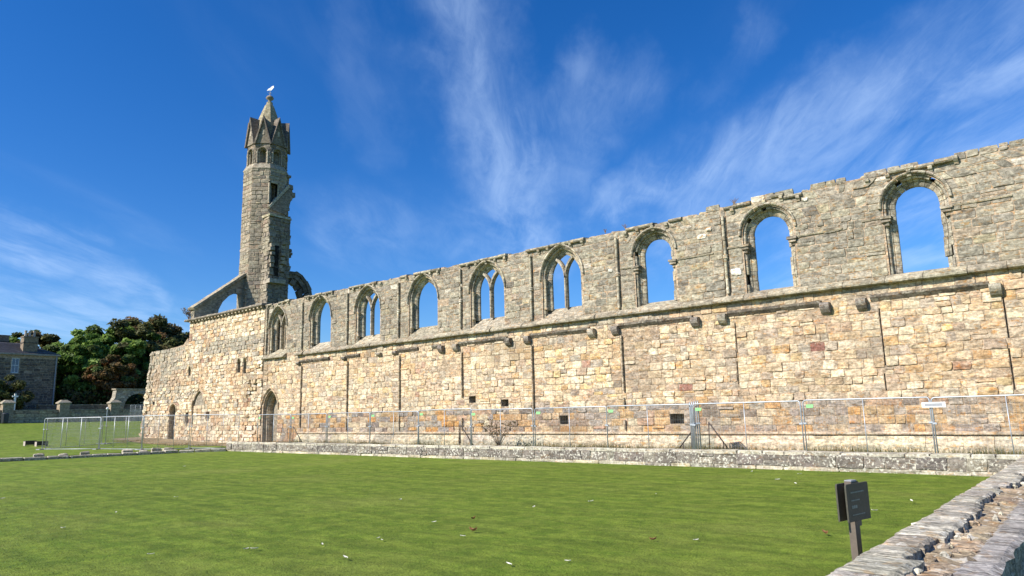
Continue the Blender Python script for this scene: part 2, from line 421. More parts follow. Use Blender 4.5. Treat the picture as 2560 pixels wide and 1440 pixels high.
# ------------------------------------------------------------------ ground
def ground_z(x, y):
    if x > -41.9:
        if x < -39.5 and y < 21: return 0.0
        if y < 21.0: return 0.0
        return min(.26, (y-21.0)*.065) if y < 60 else .26
    z = .12
    if x < -54: z += (-54-x)*.044 if x > -96 else 42*.044
    return z
def lin(a, b, s): n = max(1, int(round((b-a)/s))); return [a+(b-a)*i/n for i in range(n)]
xs = lin(-900, -130, 110)+lin(-130, -54, 6)+[-54, -50, -46, -41.95, -41.85]+lin(-40, 6, 4)+lin(6, 600, 99)+[600]
ys = lin(-500, -20, 80)+lin(-20, 20, 4)+[20.95, 21.0, 22, 23, 24, 25, 30]+lin(40, 140, 20)+lin(140, 1000, 140)+[1000]
gm = MB()
gm.v = [(x, y, ground_z(x, y)) for y in ys for x in xs]; nx = len(xs)
gm.f = [(j*nx+i, j*nx+i+1, (j+1)*nx+i+1, (j+1)*nx+i) for j in range(len(ys)-1) for i in range(nx-1)]
gm.c = [(.1, .15, .03)]*len(gm.v)
ground = gm.build('ground', M_GRASS, origin=(0, 0, 0)); tag(ground, kind='structure', label='mown green lawn of the cloister and grass beyond')

# blades of the mown lawn, dense near the camera
def blades(name, n, sampler, hgt, wid, colf, mat, kind='stuff', label=None, lean=.5, flat=False):
    rs = np.random.RandomState(3)
    P = sampler(rs, n); n = len(P)
    r = np.hypot(P[:, 0], P[:, 1]); a = rs.rand(n)*2*np.pi
    h = hgt(r, rs, P); w = wid(r, rs)
    ca, sa = np.cos(a), np.sin(a); la = rs.rand(n)*2*np.pi; ll = h*lean*rs.rand(n)
    V = np.zeros((n, 3, 3)); V[:, :, :] = P[:, None, :]
    V[:, 0, 0] -= ca*w; V[:, 0, 1] -= sa*w; V[:, 1, 0] += ca*w; V[:, 1, 1] += sa*w
    V[:, 0, 2] -= .004; V[:, 1, 2] -= .004
    V[:, 2, 0] += np.cos(la)*ll; V[:, 2, 1] += np.sin(la)*ll; V[:, 2, 2] += h
    me = bpy.data.meshes.new(name); me.vertices.add(3*n); me.vertices.foreach_set('co', V.ravel())
    me.loops.add(3*n); me.loops.foreach_set('vertex_index', np.arange(3*n)); me.polygons.add(n)
    me.polygons.foreach_set('loop_start', np.arange(n)*3)
    try: me.polygons.foreach_set('loop_total', np.full(n, 3))
    except Exception: pass
    at = me.attributes.new('col', 'FLOAT_COLOR', 'POINT')
    c = np.ones((n, 3, 4)); c[:, :, :3] = colf(P, rs)[:, None, :]
    at.data.foreach_set('color', c.astype(np.float32).ravel())
    me.materials.append(mat); me.update(calc_edges=True); me.validate()
    if flat: me.normals_split_custom_set_from_vertices([((b_-.5)*.5, (c_-.5)*.5, 1.0) for b_, c_ in np.repeat(rs.rand(n, 2), 3, axis=0)])
    o = bpy.data.objects.new(name, me); COL.objects.link(o); WL[o] = Vector((0, 0, 0)); o['kind'] = kind
    if label: o['label'] = label
    return o
def lawn_pts(rs, n):
    r = 4.2+(26-4.2)*rs.rand(n)**1.25; a = np.radians(-84+rs.rand(n)*80)
    x, y = r*np.sin(a), r*np.cos(a); k = (x < -1.95) & (y < 20.6) & (x > -39)
    x, y = x[k], y[k]; return np.stack([x, y, np.zeros_like(x)], 1)
def lawn_col(P, rs):
    n = len(P); t = np.array([noise.noise(Vector((p[0]*1.1, p[1]*1.1, 0)))+.6*noise.noise(Vector((p[0]*5, p[1]*5, 3))) for p in P])*.5+.42+.5*np.array([noise.fractal(Vector((p[0]*.65, p[1]*2.6, 8)), .6, 2.0, 3) for p in P])*.5+.12*rs.randn(n)
    t = np.clip(t, 0, 1)[:, None]; c = np.array([.096, .156, .014])*(1-t)+np.array([.182, .234, .030])*t
    dry = (rs.rand(n) < .05)[:, None]; return np.where(dry, np.array([.25, .24, .08]), c)*(.9+.2*rs.rand(n)[:, None])
blades('lawn_grass', 230000, lawn_pts, lambda r, rs, P: .005+.008*rs.rand(len(r)), lambda r, rs: .0018+.0005*r*rs.rand(len(r)),
       lawn_col, M_BLADE, label='short mown grass blades of the lawn', lean=2.6)

# dry strip at the wall foot west of the lawn
mb = MB(); pts = []
for k in range(45):
    x = -61.5+k*.52; pts.append((x, 22.9+.5*nz(x*.5)+.25*nz(x*1.7)))
top_p = [(x, 25.3) for x, _ in reversed(pts)]
poly = pts+top_p
tri = tessellate_polygon([[Vector((a, b, 0)) for a, b in poly]])
mb.add([(a, b, ground_z(a, b)+.012+max(0, (-42-a))*.0+max(0, b-24)*.06) for a, b in poly], [tuple(t) for t in tri])
st = mb.build('dirt_path', M_EARTH, origin=(-50, 24, .1)); tag(st, kind='structure')

# ------------------------------------------------------------------ stone colours
LOW = [((.62, .50, .335), 7), ((.68, .58, .415), 5.5), ((.54, .405, .25), 6), ((.49, .315, .145), 2.2), ((.57, .415, .20), 1.6), ((.46, .34, .24), 3.0), ((.39, .335, .265), 3.6), ((.27, .225, .18), 1.1), ((.36, .19, .14), .25)]
MID = [((.46, .31, .165), 5), ((.34, .295, .245), 5), ((.275, .24, .215), 4), ((.50, .40, .27), 3.5), ((.47, .26, .10), 3.2), ((.40, .27, .185), 3.5), ((.58, .48, .34), 1.5), ((.21, .175, .15), 1.2)]
UPP = [((.325, .292, .222), 7), ((.285, .257, .20), 6), ((.365, .325, .24), 5), ((.375, .32, .21), 2.2), ((.235, .212, .168), 3), ((.33, .255, .185), .9), ((.58, .53, .43), .35), ((.16, .142, .115), .5)]
WES = [((.66, .54, .37), 7), ((.72, .62, .46), 6), ((.57, .44, .28), 4), ((.56, .38, .22), 3), ((.48, .41, .31), 3), ((.40, .35, .28), 1.6), ((.36, .23, .16), .6)]
GRY = [((.38, .34, .265), 6), ((.44, .38, .29), 5), ((.32, .285, .225), 3), ((.52, .43, .30), 2)]
def pick(p): return tint(rng.choices([c for c, w in p], [w for c, w in p])[0], .10, .02)
def blend(a, b, t): return tuple(x*(1-t)+y*t for x, y in zip(a, b))

# ------------------------------------------------------------------ the long nave wall
WY = 25.0
MW = lambda a, b, d: (a, WY-d, b)
XL, XR = -42.75, 7.5
nave = empty('nave_wall', (-20, WY+.6, .2), 'long ruined sandstone nave wall pierced by a row of arched windows', 'wall')
WIN = [  # centre, half width, sill, springing, c0 (pointed), kind
    (-4.12, .63, 5.98, 8.10, 0, 'round'), (-8.88, .63, 6.02, 8.06, 0, 'round'), (-13.52, .61, 6.10, 8.05, 0, 'round'),
    (-18.17, .80, 6.38, 7.70, .33, 'y'), (-22.68, .80, 6.38, 7.70, .33, 'y'), (-27.25, .80, 6.40, 7.70, .33, 'open'),
    (-31.88, .80, 6.36, 7.70, .33, 'y'), (-36.47, .78, 6.32, 7.72, .33, 'open'), (-41.17, .70, 6.25, 7.65, .38, 'blind')]
wops = [Op(c, w, 5.86, zs, c0, depth=.55, blocked=(k == 'blind')) for c, w, z0, zs, c0, k in WIN]
for op, wv in zip(wops, WIN): op.sill = wv[2]
door = Op(-41.75, .62, .12, 2.35, .45, depth=.6, blocked=True, o_core=.24, o_ex=.30)
def slot(x, z0, z1, w=.022): return Op(x, w, z0, z1, rect=True, depth=.10, blocked=True, o_core=.0, o_ex=.0)
UPX = [-10.5, -15.24, -19.89, -24.44, -29.16, -33.72, -38.34, -42.45]
groove_u = [slot(x+sx, 6.0, 8.95, .017 if sx < 0 else .013) for x in UPX for sx in (-.10, .10) if x+sx > XL+.1]
groove_l = [slot(x+sx, z0, 4.8, .014) for x, z0 in ((-15.23, 2.55), (-19.95, 1.75), (-24.41, 2.6), (-29.06, 2.1), (-33.62, 1.9), (-38.28, 1.2)) for sx in (-.07, .07)]
holes = groove_l+[slot(-5.50, 3.0, 4.85), slot(-5.56, 2.2, 2.75), slot(-2.16, 3.6, 4.8), slot(-2.2, 2.1, 3.3), slot(-10.36, 3.75, 4.85), slot(-10.40, 2.6, 3.45), Op(-18.31, .22, 1.24, 1.62, rect=True, depth=.5, blocked=True, o_core=.0, o_ex=.0), Op(-12.95, .30, 1.22, 1.60, rect=True, depth=.5, blocked=True, o_core=.0, o_ex=.0),
         Op(-21.67, .22, 2.08, 2.40, rect=True, depth=.4, blocked=True, o_core=.0, o_ex=.0), Op(-23.75, .22, 2.30, 2.62, rect=True, depth=.4, blocked=True, o_core=.0, o_ex=.0)]
CUTS = [(7.5, 9.45), (-2.0, 9.42), (-2.6, 9.55), (-3.0, 9.38), (-5.3, 9.40), (-6.9, 9.42), (-7.1, 9.36), (-8.0, 9.30), (-8.3, 9.46), (-9.4, 9.42), (-10.6, 9.34), (-10.75, 9.50), (-11.1, 9.36), (-13.2, 9.32), (-42.75, 9.36)]
def top_nave(x):
    z = 9.36
    for (x0, z0), (x1, z1) in zip(CUTS[:-1], CUTS[1:]):
        if x1 <= x <= x0: z = z1+(z0-z1)*(x-x1)/(x0-x1); break
    return z+.05*nz(x*1.3, 3)+.045*nz(x*4.1, 9)
outer = [(XL, -.3), (XR, -.3)]; x = XR
while x > XL: outer.append((x, top_nave(x)-.10+U(-.03, .02))); x -= U(.25, .55)
outer.append((XL, top_nave(XL)-.1))
cm = core(outer, wops+groove_u+[door]+holes, MW, .86, .14); co = cm.build('wall_core', M_ASH, nave); fix_normals(co)

def und(a, b):
    k = max(0, min(1, (b-1.0)/.6, abs(b-5.7)/.5, (9.3-b)/.3)); return k*(.055*nz(a*.33, b*.5, 2)+.02*nz(a*1.1, b*1.2, 6))
def col_nave(x, z):
    if z > 5.75: c = pick(UPP)
    elif z > 5.2: c = pick(LOW if rng.random() < .55 else UPP)
    elif z > 1.95+.15*nz(x*.6): c = pick(LOW)
    else: c = pick(MID)
    t_ = nz(x*.22, z*.35, 50); c = blend(c, ((.70, .59, .43) if t_ > 0 else (.55, .40, .26)) if z < 5.7 else ((.36, .33, .26) if t_ > 0 else (.30, .27, .21)), .16 if z > 1.95 else 0)
    if z > 5.9 and nz(x*.35, z*.6, 4) > .22: c = blend(c, (.22, .20, .16), .45)
    if z < 5.7 and nz(x*.30, z*.5, 8) > .30: c = blend(c, (.40, .24, .12), .35)
    if z < 5.7 and nz(x*.45, z*.7, 18) > .34: c = blend(c, (.26, .23, .20), .4)
    if x < -20 and 2 < z < 5.6: c = blend(c, (.66, .54, .37), .22)
    if x > -16 and z < 5.6: c = blend(c, (.46, .33, .21), .22*min(1, (x+16)/6))
    if -7.9 < x < -7.3 and 3.2 < z < 4.0 and rng.random() < .6: c = tint((.27, .13, .10), .15)
    if -12.9 < x < -12.4 and 2.4 < z < 3.0 and rng.random() < .6: c = tint((.32, .16, .12), .15)
    return c
items = []
items += list(fill(mk_courses(.88, 1.95, .22, .34), lambda z: XL+.55, lambda z: XR, [door]+holes, lambda x: 99, (.30, .78), col_nave, miss=.004))
items += list(fill(mk_courses(1.95, 5.62, .20, .31), lambda z: XL+.05, lambda z: XR, [door]+holes, lambda x: 99, (.26, .62), col_nave, split=.13, miss=.012, slant=.02))
items += list(fill(mk_courses(5.88, 9.46, .20, .33), lambda z: XL+.05, lambda z: XR, wops+groove_u, top_nave, (.30, .72), col_nave, split=.09, miss=.006))
items += list(fill(mk_courses(.15, .88, .24, .30), lambda z: XL+.05, lambda z: -38.6, [door], lambda x: 99, (.3, .7), col_nave))
lay([([(a, b+und(a, b)) for a, b in q], c) for q, c in items], MW, nave, M_ASH, prot=(.0, .013), bev=.010, rough=lambda x, z: .05 if x < -41.3 and z < 5.6 else 0.0)

# plinth: long dressed blocks with a sloping top and a roll above
x = XR
while x > -38.5:
    w = U(1.1, 2.1); x0 = max(x-w, -38.5); mb = MB(); c = tint(rng.choice([(.50, .43, .31), (.44, .38, .285), (.40, .355, .275), (.53, .44, .31)]), .08, .03)
    P = [(-.10, -.2), (.24, -.2), (.24, .52+U(-.01, .01)), (.20, .60), (.12, .70), (.06, .80), (-.10, .80)]
    mb.prism(P, lambda d, z, a: (a, WY-d, z), x0+.006, x-.006, c); o = mb.build('plinth_block', M_ASH, nave); fix_normals(o); x = x0
x = XR
while x > -38.5:
    w = U(.7, 1.4); x0 = max(x-w, -38.5); mb = MB(); dj = U(-.012, .012)
    P = [(-.05, .815), (.10+dj, .815), (.135+dj, .84), (.14+dj, .87), (.11+dj, .90), (.05, .925), (-.05, .93)]
    mb.prism(P, lambda d, z, a: (a, WY-d, z), x0+.005, x-.005, tint((.50, .40, .285), .12)); o = mb.build('base_moulding', M_ASH, nave); fix_normals(o); x = x0
# string course, chipped
x = XR; k = 0
while x > XL:
    w = U(.7, 1.5); x0 = max(x-w, XL); k += 1
    if x0 < -39.3 and x > -40.0: x = x0; continue
    b = U(0, .035) if rng.random() > .25 else U(.05, .10); dz = U(-.012, .012)
    P = [(-.05, 5.60+dz), (.20-b, 5.60+dz), (.25-b, 5.63+dz), (.26-b, 5.69+dz), (.16-b*.6, 5.79+dz), (-.02, 5.895), (-.05, 5.895)]
    mb = MB(); mb.prism(P, lambda d, z, a: (a, WY-d, z), x0+.008, x-.008, tint((.33, .29, .215), .15)); o = mb.build('string_course_block', M_ASH, nave); fix_normals(o); x = x0
# flashing ledges and corbels of the lost cloister roof
LED = [(-5.86, -2.45), (-10.60, -7.25), (-15.30, -12.0), (-20.0, -16.75), (-24.6, -21.4), (-29.2, -25.9), (-33.8, -30.8), (-38.45, -35.4), (-.2, 3.1)]
for a0, a1 in LED:
    x = a1
    while x > a0+.2:
        x0 = max(a0, x-U(.6, 1.1))
        if rng.random() > .1:
            mb = MB(); b = U(0, .03)
            mb.prism([(-.05, 5.09), (.015, 5.09), (.135-b, 5.22), (.14-b, 5.29), (-.05, 5.335)], lambda d, z, a: (a, WY-d, z), x0+.004, x-.004, tint((.17, .145, .115), .2)); o = mb.build('roof_ledge', M_ASH, nave); fix_normals(o)
        x = x0
for i, cx in enumerate([-2.30, -5.98, -7.12, -10.78, -11.88, -15.45, -16.63, -20.15, -21.28, -24.74, -25.8, -29.4, -30.72, -33.92, -38.56, 3.2]):
    mb = MB(); big = cx > -29; h, p, w = (.38, .25, .15) if big else (.22, .20, .15); zt = 5.22
    P = [(-.1, zt-h), (.06, zt-h), (.16*p/.3, zt-h+.05), (p*.85, zt-h*.62), (p, zt-h*.38), (p*1.02, zt-.07), (p*.9, zt-.05), (p*.9, zt), (-.1, zt)]
    mb.prism(P, lambda d, z, a: (a, WY-d, z), cx-w, cx+w, tint((.24, .21, .18) if i % 3 else (.34, .30, .24), .2)); o = mb.build('corbel', M_ASH, nave); fix_normals(o)
# thin wall shafts, in drums, with gaps where they have fallen
def shaft(x, segs, r=.065, col=(.46, .41, .31)):
    for z0, z1 in segs:
        z = z0
        while z < z1-.05:
            zt = min(z1, z+U(.45, .95)); mb = MB()
            mb.lathe((x+U(-.008, .008), WY-.065+U(-.006, .006)), [(r*.94, z+.008), (r, z+.02), (r*U(.92, 1.02), zt-.02), (r*.94, zt-.008)], 8, tint(col, .18)); mb.build('wall_shaft', M_ASH, nave); z = zt
UPS = [-5.42, -10.5, -15.24, -19.89, -24.44, -29.16, -33.72, -38.34, -42.45, -1.35]
for i, x in enumerate(UPS):
    zt = 8.95 if i < 8 else 9.1
    if i in (0, 9): segs = []
    elif i == 4: segs = [(6.0, 7.4), (7.55, 8.1), (8.3, 9.0)]
    else: segs = [(5.95, 7.28), (7.44, zt)]
    shaft(x, segs, .062)
    if i not in (0, 9):
        mb = MB(); mb.lathe((x, WY-.05), [(.06, 7.27), (.10, 7.31), (.085, 7.36), (.105, 7.41), (.06, 7.46)], 8, tint((.52, .47, .37))); mb.build('shaft_ring', M_ASH, nave)
LOWS = [(-15.23, [(2.55, 4.82), (1.9, 2.3), (1.0, 1.4)]), (-19.95, [(1.75, 4.8), (1.1, 1.5)]),
        (-24.41, [(2.6, 4.8), (1.0, 1.6)]), (-29.06, [(2.1, 4.95), (1.0, 1.9)]), (-33.62, [(1.9, 4.95), (1.0, 1.7)]), (-38.28, [(1.2, 4.95)])]
for x, segs in LOWS: shaft(x, segs, .045, (.46, .37, .26))

# window dressings
HOOD = [(.335, .06), (.335, -.02), (.35, -.07), (.385, -.10), (.425, -.09), (.445, -.02), (.445, .06)]
OUTO = [(.21, .26), (.21, .13), (.225, .09), (.255, .07), (.29, .06), (.30, .09), (.315, .04), (.345, .01), (.35, .26)]
INNO = [(.40, .80), (.0, .44), (.0, .345), (.03, .315), (.10, .265), (.13, .25), (.14, .275), (.155, .235), (.215, .20), (.22, .44)]
def sweep(mb, op, kind, t0, t1, prof, n, col, gap=.006, jo=0.0, jd=0.0):
    rows = []
    for k in range(n+1):
        f = k/n
        if kind == 'A':
            t = t0+(t1-t0)*f; row = []
            for o, d in prof:
                x, z = op.arc(t, o+jo); row.append((x, WY+d+jd, z))
        else:
            z = t0+gap+(t1-t0-2*gap)*f; s = -1 if kind == 'L' else 1
            row = [(op.c+s*(op.w+o+jo), WY+d+jd, z) for o, d in prof]
        rows.append(row)
    m = len(prof); vs = [p for r in rows for p in r]
    fs = [(i*m+j, i*m+(j+1) % m, (i+1)*m+(j+1) % m, (i+1)*m+j) for i in range(n) for j in range(m)]
    tri = tessellate_polygon([[Vector((o, d, 0)) for o, d in prof]])
    fs += [tuple(t) for t in tri]+[tuple(n*m+i for i in reversed(t)) for t in tri]
    mb.add(vs, fs, col)
def ring(op, prof, parent, name, na, jamb, z_bot, pal, loose=.006, drop=0.0, sides='LR', joined=False, one=None):
    acc = MB(); parts = []
    even = na+(na % 2)
    for i in range(even):
        if rng.random() < drop: continue
        g_ = .035/even if not joined else .02/even
        parts.append(('A', i/even+g_, (i+1)/even-g_, 3))
    if jamb:
        for s in sides:
            z = z_bot
            while z < op.zs-.02:
                zt = z+U(.24, .46); zt = op.zs if zt > op.zs-.12 else zt
                if rng.random() >= drop: parts.append((s, z, zt, 1))
                z = zt
    for kd, a, b, n in parts:
        mb = acc if joined else MB()
        sweep(mb, op, kd, a, b, prof, n, tint(rng.choice(pal), .13, .02), jo=U(-loose, loose)*(.6 if kd != 'R' or joined else 3.2), jd=U(-loose, loose))
        if not joined: o = mb.build(name, M_ASH, parent); fix_normals(o)
    if joined and acc.v: o = acc.build(name, M_ASH, parent); fix_normals(o)
PALU = [(.41, .37, .285), (.45, .395, .29), (.36, .325, .255), (.49, .43, .33), (.31, .28, .22)]
LBL = ['round arch above the corner of the two dwarf walls', 'round arch with a pale patched jamb', 'round arch below white stained stones']
for i, (op, (c, w, sill, zs, c0, kind)) in enumerate(zip(wops, WIN)):
    mb = MB(); S = op.w+.30; xx = c-S; first = None
    # sloping sill; it is the window's own mesh, the dressings hang on it
    zf = 5.87
    mb.prism([(-.56, 5.80), (.035, 5.80), (.035, zf), (-.20, zf+(sill-zf)*.45), (-.50, sill), (-.56, sill)], lambda d, z, a: (a, WY-d, z), c-S, c+S, tint((.36, .32, .24)))
    wo_ = mb.build('window', M_ASH, nave); fix_normals(wo_)
    if i < 3: wo_['label'] = 'window with '+LBL[i]
    near = i < 3
    loose = .012 if near else .006
    ring(op, HOOD, wo_, 'hood_mould', 14 if near else 12, False, 0, PALU, loose, joined=not near)
    ring(op, OUTO, wo_, 'voussoir' if near else 'outer_order', 16 if near else 12, True, 5.9, PALU, loose, drop=.04 if near else 0, joined=not near)
    ring(op, INNO, wo_, 'inner_voussoir' if near else 'inner_order', 14 if near else 10, True, sill-.08, PALU, loose, joined=not near)
    if kind in ('y', 'blind'):
        mb = MB(); hwm, d0, d1 = .07, -.44, -.27
        def bar(pts):
            n = len(pts); L = []; Rr_ = []
            for k, p in enumerate(pts):
                a, b = Vector(pts[max(0, k-1)]), Vector(pts[min(n-1, k+1)]); t = (b-a).normalized(); nn = Vector((-t.y, t.x))
                L.append((p[0]+nn.x*hwm, p[1]+nn.y*hwm)); Rr_.append((p[0]-nn.x*hwm, p[1]-nn.y*hwm))
            for k in range(n-1):
                mb.prism([L[k], Rr_[k], Rr_[k+1], L[k+1]], MW, d0, d1, tint((.34, .30, .23), .1))
                mb.prism([(a*.5+e*.5, b) for (a, b), (e, _) in zip([L[k], Rr_[k], Rr_[k+1], L[k+1]], [((pts[k][0]), 0), (pts[k][0], 0), (pts[k+1][0], 0), (pts[k+1][0], 0)])], MW, d1-.002, d1+.05, tint((.36, .32, .25), .1))
        bar([(c, sill-.02), (c, (sill+zs)/2), (c, zs)])
        Rm = op.w+op.c0
        for s in (-1, 1):
            th = math.acos((Rm-(Rm-op.c0)/2)/Rm)*1.06
            bar([(c+s*(Rm-Rm*math.cos(th*k/6)), zs+Rm*math.sin(th*k/6)) for k in range(7)])
        o = mb.build('tracery', M_ASH, wo_); fix_normals(o)
    if c0:
        for s in ((-1,) if kind != 'blind' else (-1, 1)):
            mb = MB(); sx, sy = c+s*(op.w+.19), WY+.10; zb = sill-.05
            mb.lathe((sx, sy), [(.085, zb), (.085, zb+.06), (.055, zb+.10), (.052, zs-.22), (.062, zs-.20), (.05, zs-.18), (.085, zs-.06), (.095, zs-.01), (.095, zs+.03)], 9, tint((.44, .38, .28)))
            mb.build('nook_shaft', M_ASH, wo_)
    if not c0:
        for s in (-1, 1):
            mb = MB(); zt = zs-.36-.08*i
            for dz0, dz1, ex in ((.0, .09, .06), (-.10, .0, .02), (-.22, -.10, -.05)):
                x0_, x1_ = c+s*(op.w+.12-ex), c+s*(op.w+.34+ex)
                mb.box(min(x0_, x1_), max(x0_, x1_), WY-.05-ex, WY+.2, zt+dz0, zt+dz1-.004, tint((.27, .235, .18), .2), .012)
            mb.build('impost', M_ASH, wo_)
            mb = MB(); xa_ = c+s*(op.w+.42); xb_ = c+s*(op.w+.42+(.55 if s < 0 else 1.5))
            mb.prism([(-.03, zt+.02), (.04, zt+.03), (.055, zt+.08), (-.03, zt+.12)], lambda d, z, a: (a, WY-d, z), min(xa_, xb_), max(xa_, xb_), tint((.33, .29, .21))); o = mb.build('impost_band', M_ASH, wo_); fix_normals(o)
    # corbel table over the window head and what is left of its cornice
    n = 5; xs_ = [c-1.25+k*.62+U(-.05, .05) for k in range(n)]
    for x in xs_:
        if rng.random() < .12: continue
        zt = top_nave(x)-.19; mb = MB()
        mb.prism([(-.05, zt-.20), (.04, zt-.20), (.07, zt-.13), (.12, zt-.10), (.14, zt-.03), (.13, zt-.004), (-.05, zt-.004)], lambda d, z, a: (a, WY-d, z), x-.06, x+.06, tint((.40, .36, .27), .2)); o = mb.build('cornice_corbel', M_ASH, nave); fix_normals(o)
    x = c+1.35
    while x > c-1.3:
        x0 = x-U(.45, .8); zt = top_nave((x+x0)/2)-.19
        if rng.random() > .18:
            mb = MB(); b = U(0, .07)
            mb.prism([(-.3, zt), (.14-b, zt+.005), (.17-b, zt+.05), (.14-b, zt+.11+U(0, .04)), (-.3, zt+.20)], lambda d, z, a: (a, WY-d, z), x0+.01, x-.01, tint((.30, .27, .20), .2)); o = mb.build('cornice_slab', M_ASH, nave); fix_normals(o)
        x = x0
# rough coping rubble along the broken top
x = XR
while x > XL:
    w = U(.22, .55); zt = top_nave(x-w/2); mb = MB(); dpt = U(.25, .5)
    stone(mb, [(x-w, .02), (x-.02, .02), (x-.02, .02+dpt), (x-w, .02+dpt)], lambda a, b, d, zt=zt: (a, WY+b, zt-.10+d), U(.0, .06), pick(UPP), bev=.04, rnd=.05, tilt=.03, jit=.03)
    mb.build('coping_rubble', M_ASH, nave); x -= w
# pale repointing patches set in the upper wall
for px_x, px_z, w, h in [(-10.15, 6.75, .42, .26), (-11.4, 8.33, .36, .18), (-11.1, 8.55, .2, .12), (-15.6, 7.6, .22, .14), (-7.45, 8.95, .2, .12)]:
    mb = MB(); stone(mb, [(px_x-w/2, px_z-h/2), (px_x+w/2, px_z-h/2), (px_x+w/2, px_z+h/2), (px_x-w/2, px_z+h/2)], MW, .055, (.74, .70, .60), rnd=.08, jit=.03); mb.build('pale_patch', M_ASH, nave)
# door dressings
dpart = MB(); dpart.prism([(-.62, .10), (.02, .10), (.02, .16), (-.62, .18)], lambda d, z, a: (a, WY-d, z), door.c-.85, door.c+.85, (.4, .33, .24))
dob = dpart.build('doorway', M_ASH, nave); fix_normals(dob); dob['label'] = 'blocked pointed doorway with worn moulded jambs'
ring(door, [(o, d-.0) for o, d in HOOD], dob, 'hood_mould', 10, False, 0, [(.58, .45, .30), (.5, .38, .25)], .01, drop=.1)
ring(door, OUTO, dob, 'outer_order', 10, True, .16, [(.52, .42, .30), (.44, .37, .28), (.40, .34, .27)], .01)
ring(door, [(.0, .62), (.0, .36), (.03, .30), (.07, .32), (.10, .24), (.15, .22), (.15, .62)], dob, 'inner_order', 10, True, .16, [(.50, .41, .30), (.42, .36, .27)], .01)

# ------------------------------------------------------------------ west end: tall blank wall and the lower broken wall
west = empty('west_end_wall', (-50, WY+.5, .2), 'blank western stretch of the ruined wall with corbel table and small lancets', 'wall')
XW0, XW1, XW2 = -61.1, -53.55, -42.80
niche = Op(-55.55, .55, .30, 2.45, .0, depth=.5, blocked=True, o_core=.05, o_ex=.12)
scar = Op(-51.5, .95, 1.5, 2.55, .5, depth=.13, blocked=True, o_core=.0, o_ex=.04)
lanc = [Op(-45.95, .19, 4.95, 5.65, .1, depth=.45, blocked=True, o_core=.02, o_ex=.08), Op(-45.15, .19, 4.85, 5.65, .1, depth=.45, blocked=True, o_core=.02, o_ex=.08),
        Op(-53.2, .16, 5.1, 5.55, .12, depth=.45, blocked=True, o_core=.02, o_ex=.06)]
phole = [Op(-59.0, .18, 3.05, 3.32, rect=True, depth=.4, blocked=True, o_core=0, o_ex=0), Op(-60.2, .2, 2.35, 2.5, rect=True, depth=.4, blocked=True, o_core=0, o_ex=0), Op(-53.2, .25, 1.95, 2.35, rect=True, depth=.4, blocked=True, o_core=0, o_ex=0)]
def top_west(x):
    if x > XW1: return 9.30+.02*nz(x*3)
    t = (x-XW0)/(XW1-XW0); return 7.25+.45*t+.06*nz(x*2.3, 5)+(.4 if x > XW1-.35 else 0)
def left_w(z):
    return -61.1+max(0, .16*z)*.9+.12*nz(z*1.5, 2) if z < 7.6 else XW1
outer = [(left_w(-.3), -.3), (XW2, -.3), (XW2, 9.2)]
x = XW2
while x > XW1: outer.append((x, top_west(x)-.08)); x -= U(.4, .7)
outer += [(XW1, 9.2), (XW1, 7.6)]; x = XW1-.3
while x > -59.7: outer.append((x, top_west(x)-.1)); x -= U(.4, .7)
for z in (7.0, 6.2, 5.4, 4.6, 3.8, 3.0, 2.2, 1.4, .6): outer.append((left_w(z)+.05, z))
cm = core(outer, [niche, scar]+lanc+phole, MW, 1.25); co = cm.build('wall_core', M_ASH, west); fix_normals(co)
def col_west(x, z):
    if x < -55 and z > 4.4+.8*nz(x*.4): c = pick(GRY)
    elif x < -54 and z > 3.4: c = pick(GRY if rng.random() < .5 else WES)
    elif 6.6 < z < 7.4 and x > -51: c = pick(GRY)
    else: c = pick(WES)
    if nz(x*.4, z*.5, 31) > .28: c = blend(c, (.48, .29, .16), .4)
    if z < 2 and nz(x*.5, z*.7, 11) > .2: c = blend(c, (.42, .26, .16), .4)
    return c
wtop = lambda x: top_west(x)
ops_w = [niche, scar]+lanc+phole
items = list(fill(mk_courses(.05, 7.4, .20, .33), left_w, lambda z: XW2, ops_w, wtop, (.25, .62), col_west, slant=.02))
items += list(fill(mk_courses(7.4, 9.05, .20, .32), lambda z: XW1+.02, lambda z: XW2, [], lambda x: 99, (.28, .62), col_west))
lay(items, MW, west, M_ASH, prot=(.0, .02), bev=.012, nmax=300, rough=lambda x, z: (.04+.10*max(0, nz(x*1.2, z*1.1, 3)+.35)) if (x > -45.2 and z < 6.2+nz(z)) else (.1 if x < -59.5 else .03))
# toppled quoins at the broken edge
for k in range(26):
    z = .3+k*.27; mb = MB(); xw = left_w(z)
    stone(mb, [(xw-U(.05, .22), z), (xw+.3, z), (xw+.3, z+.25), (xw-U(.0, .2), z+.25)], MW, U(.02, .1), col_west(xw, z), tilt=.04, jit=.03); mb.build('quoin', M_ASH, west)
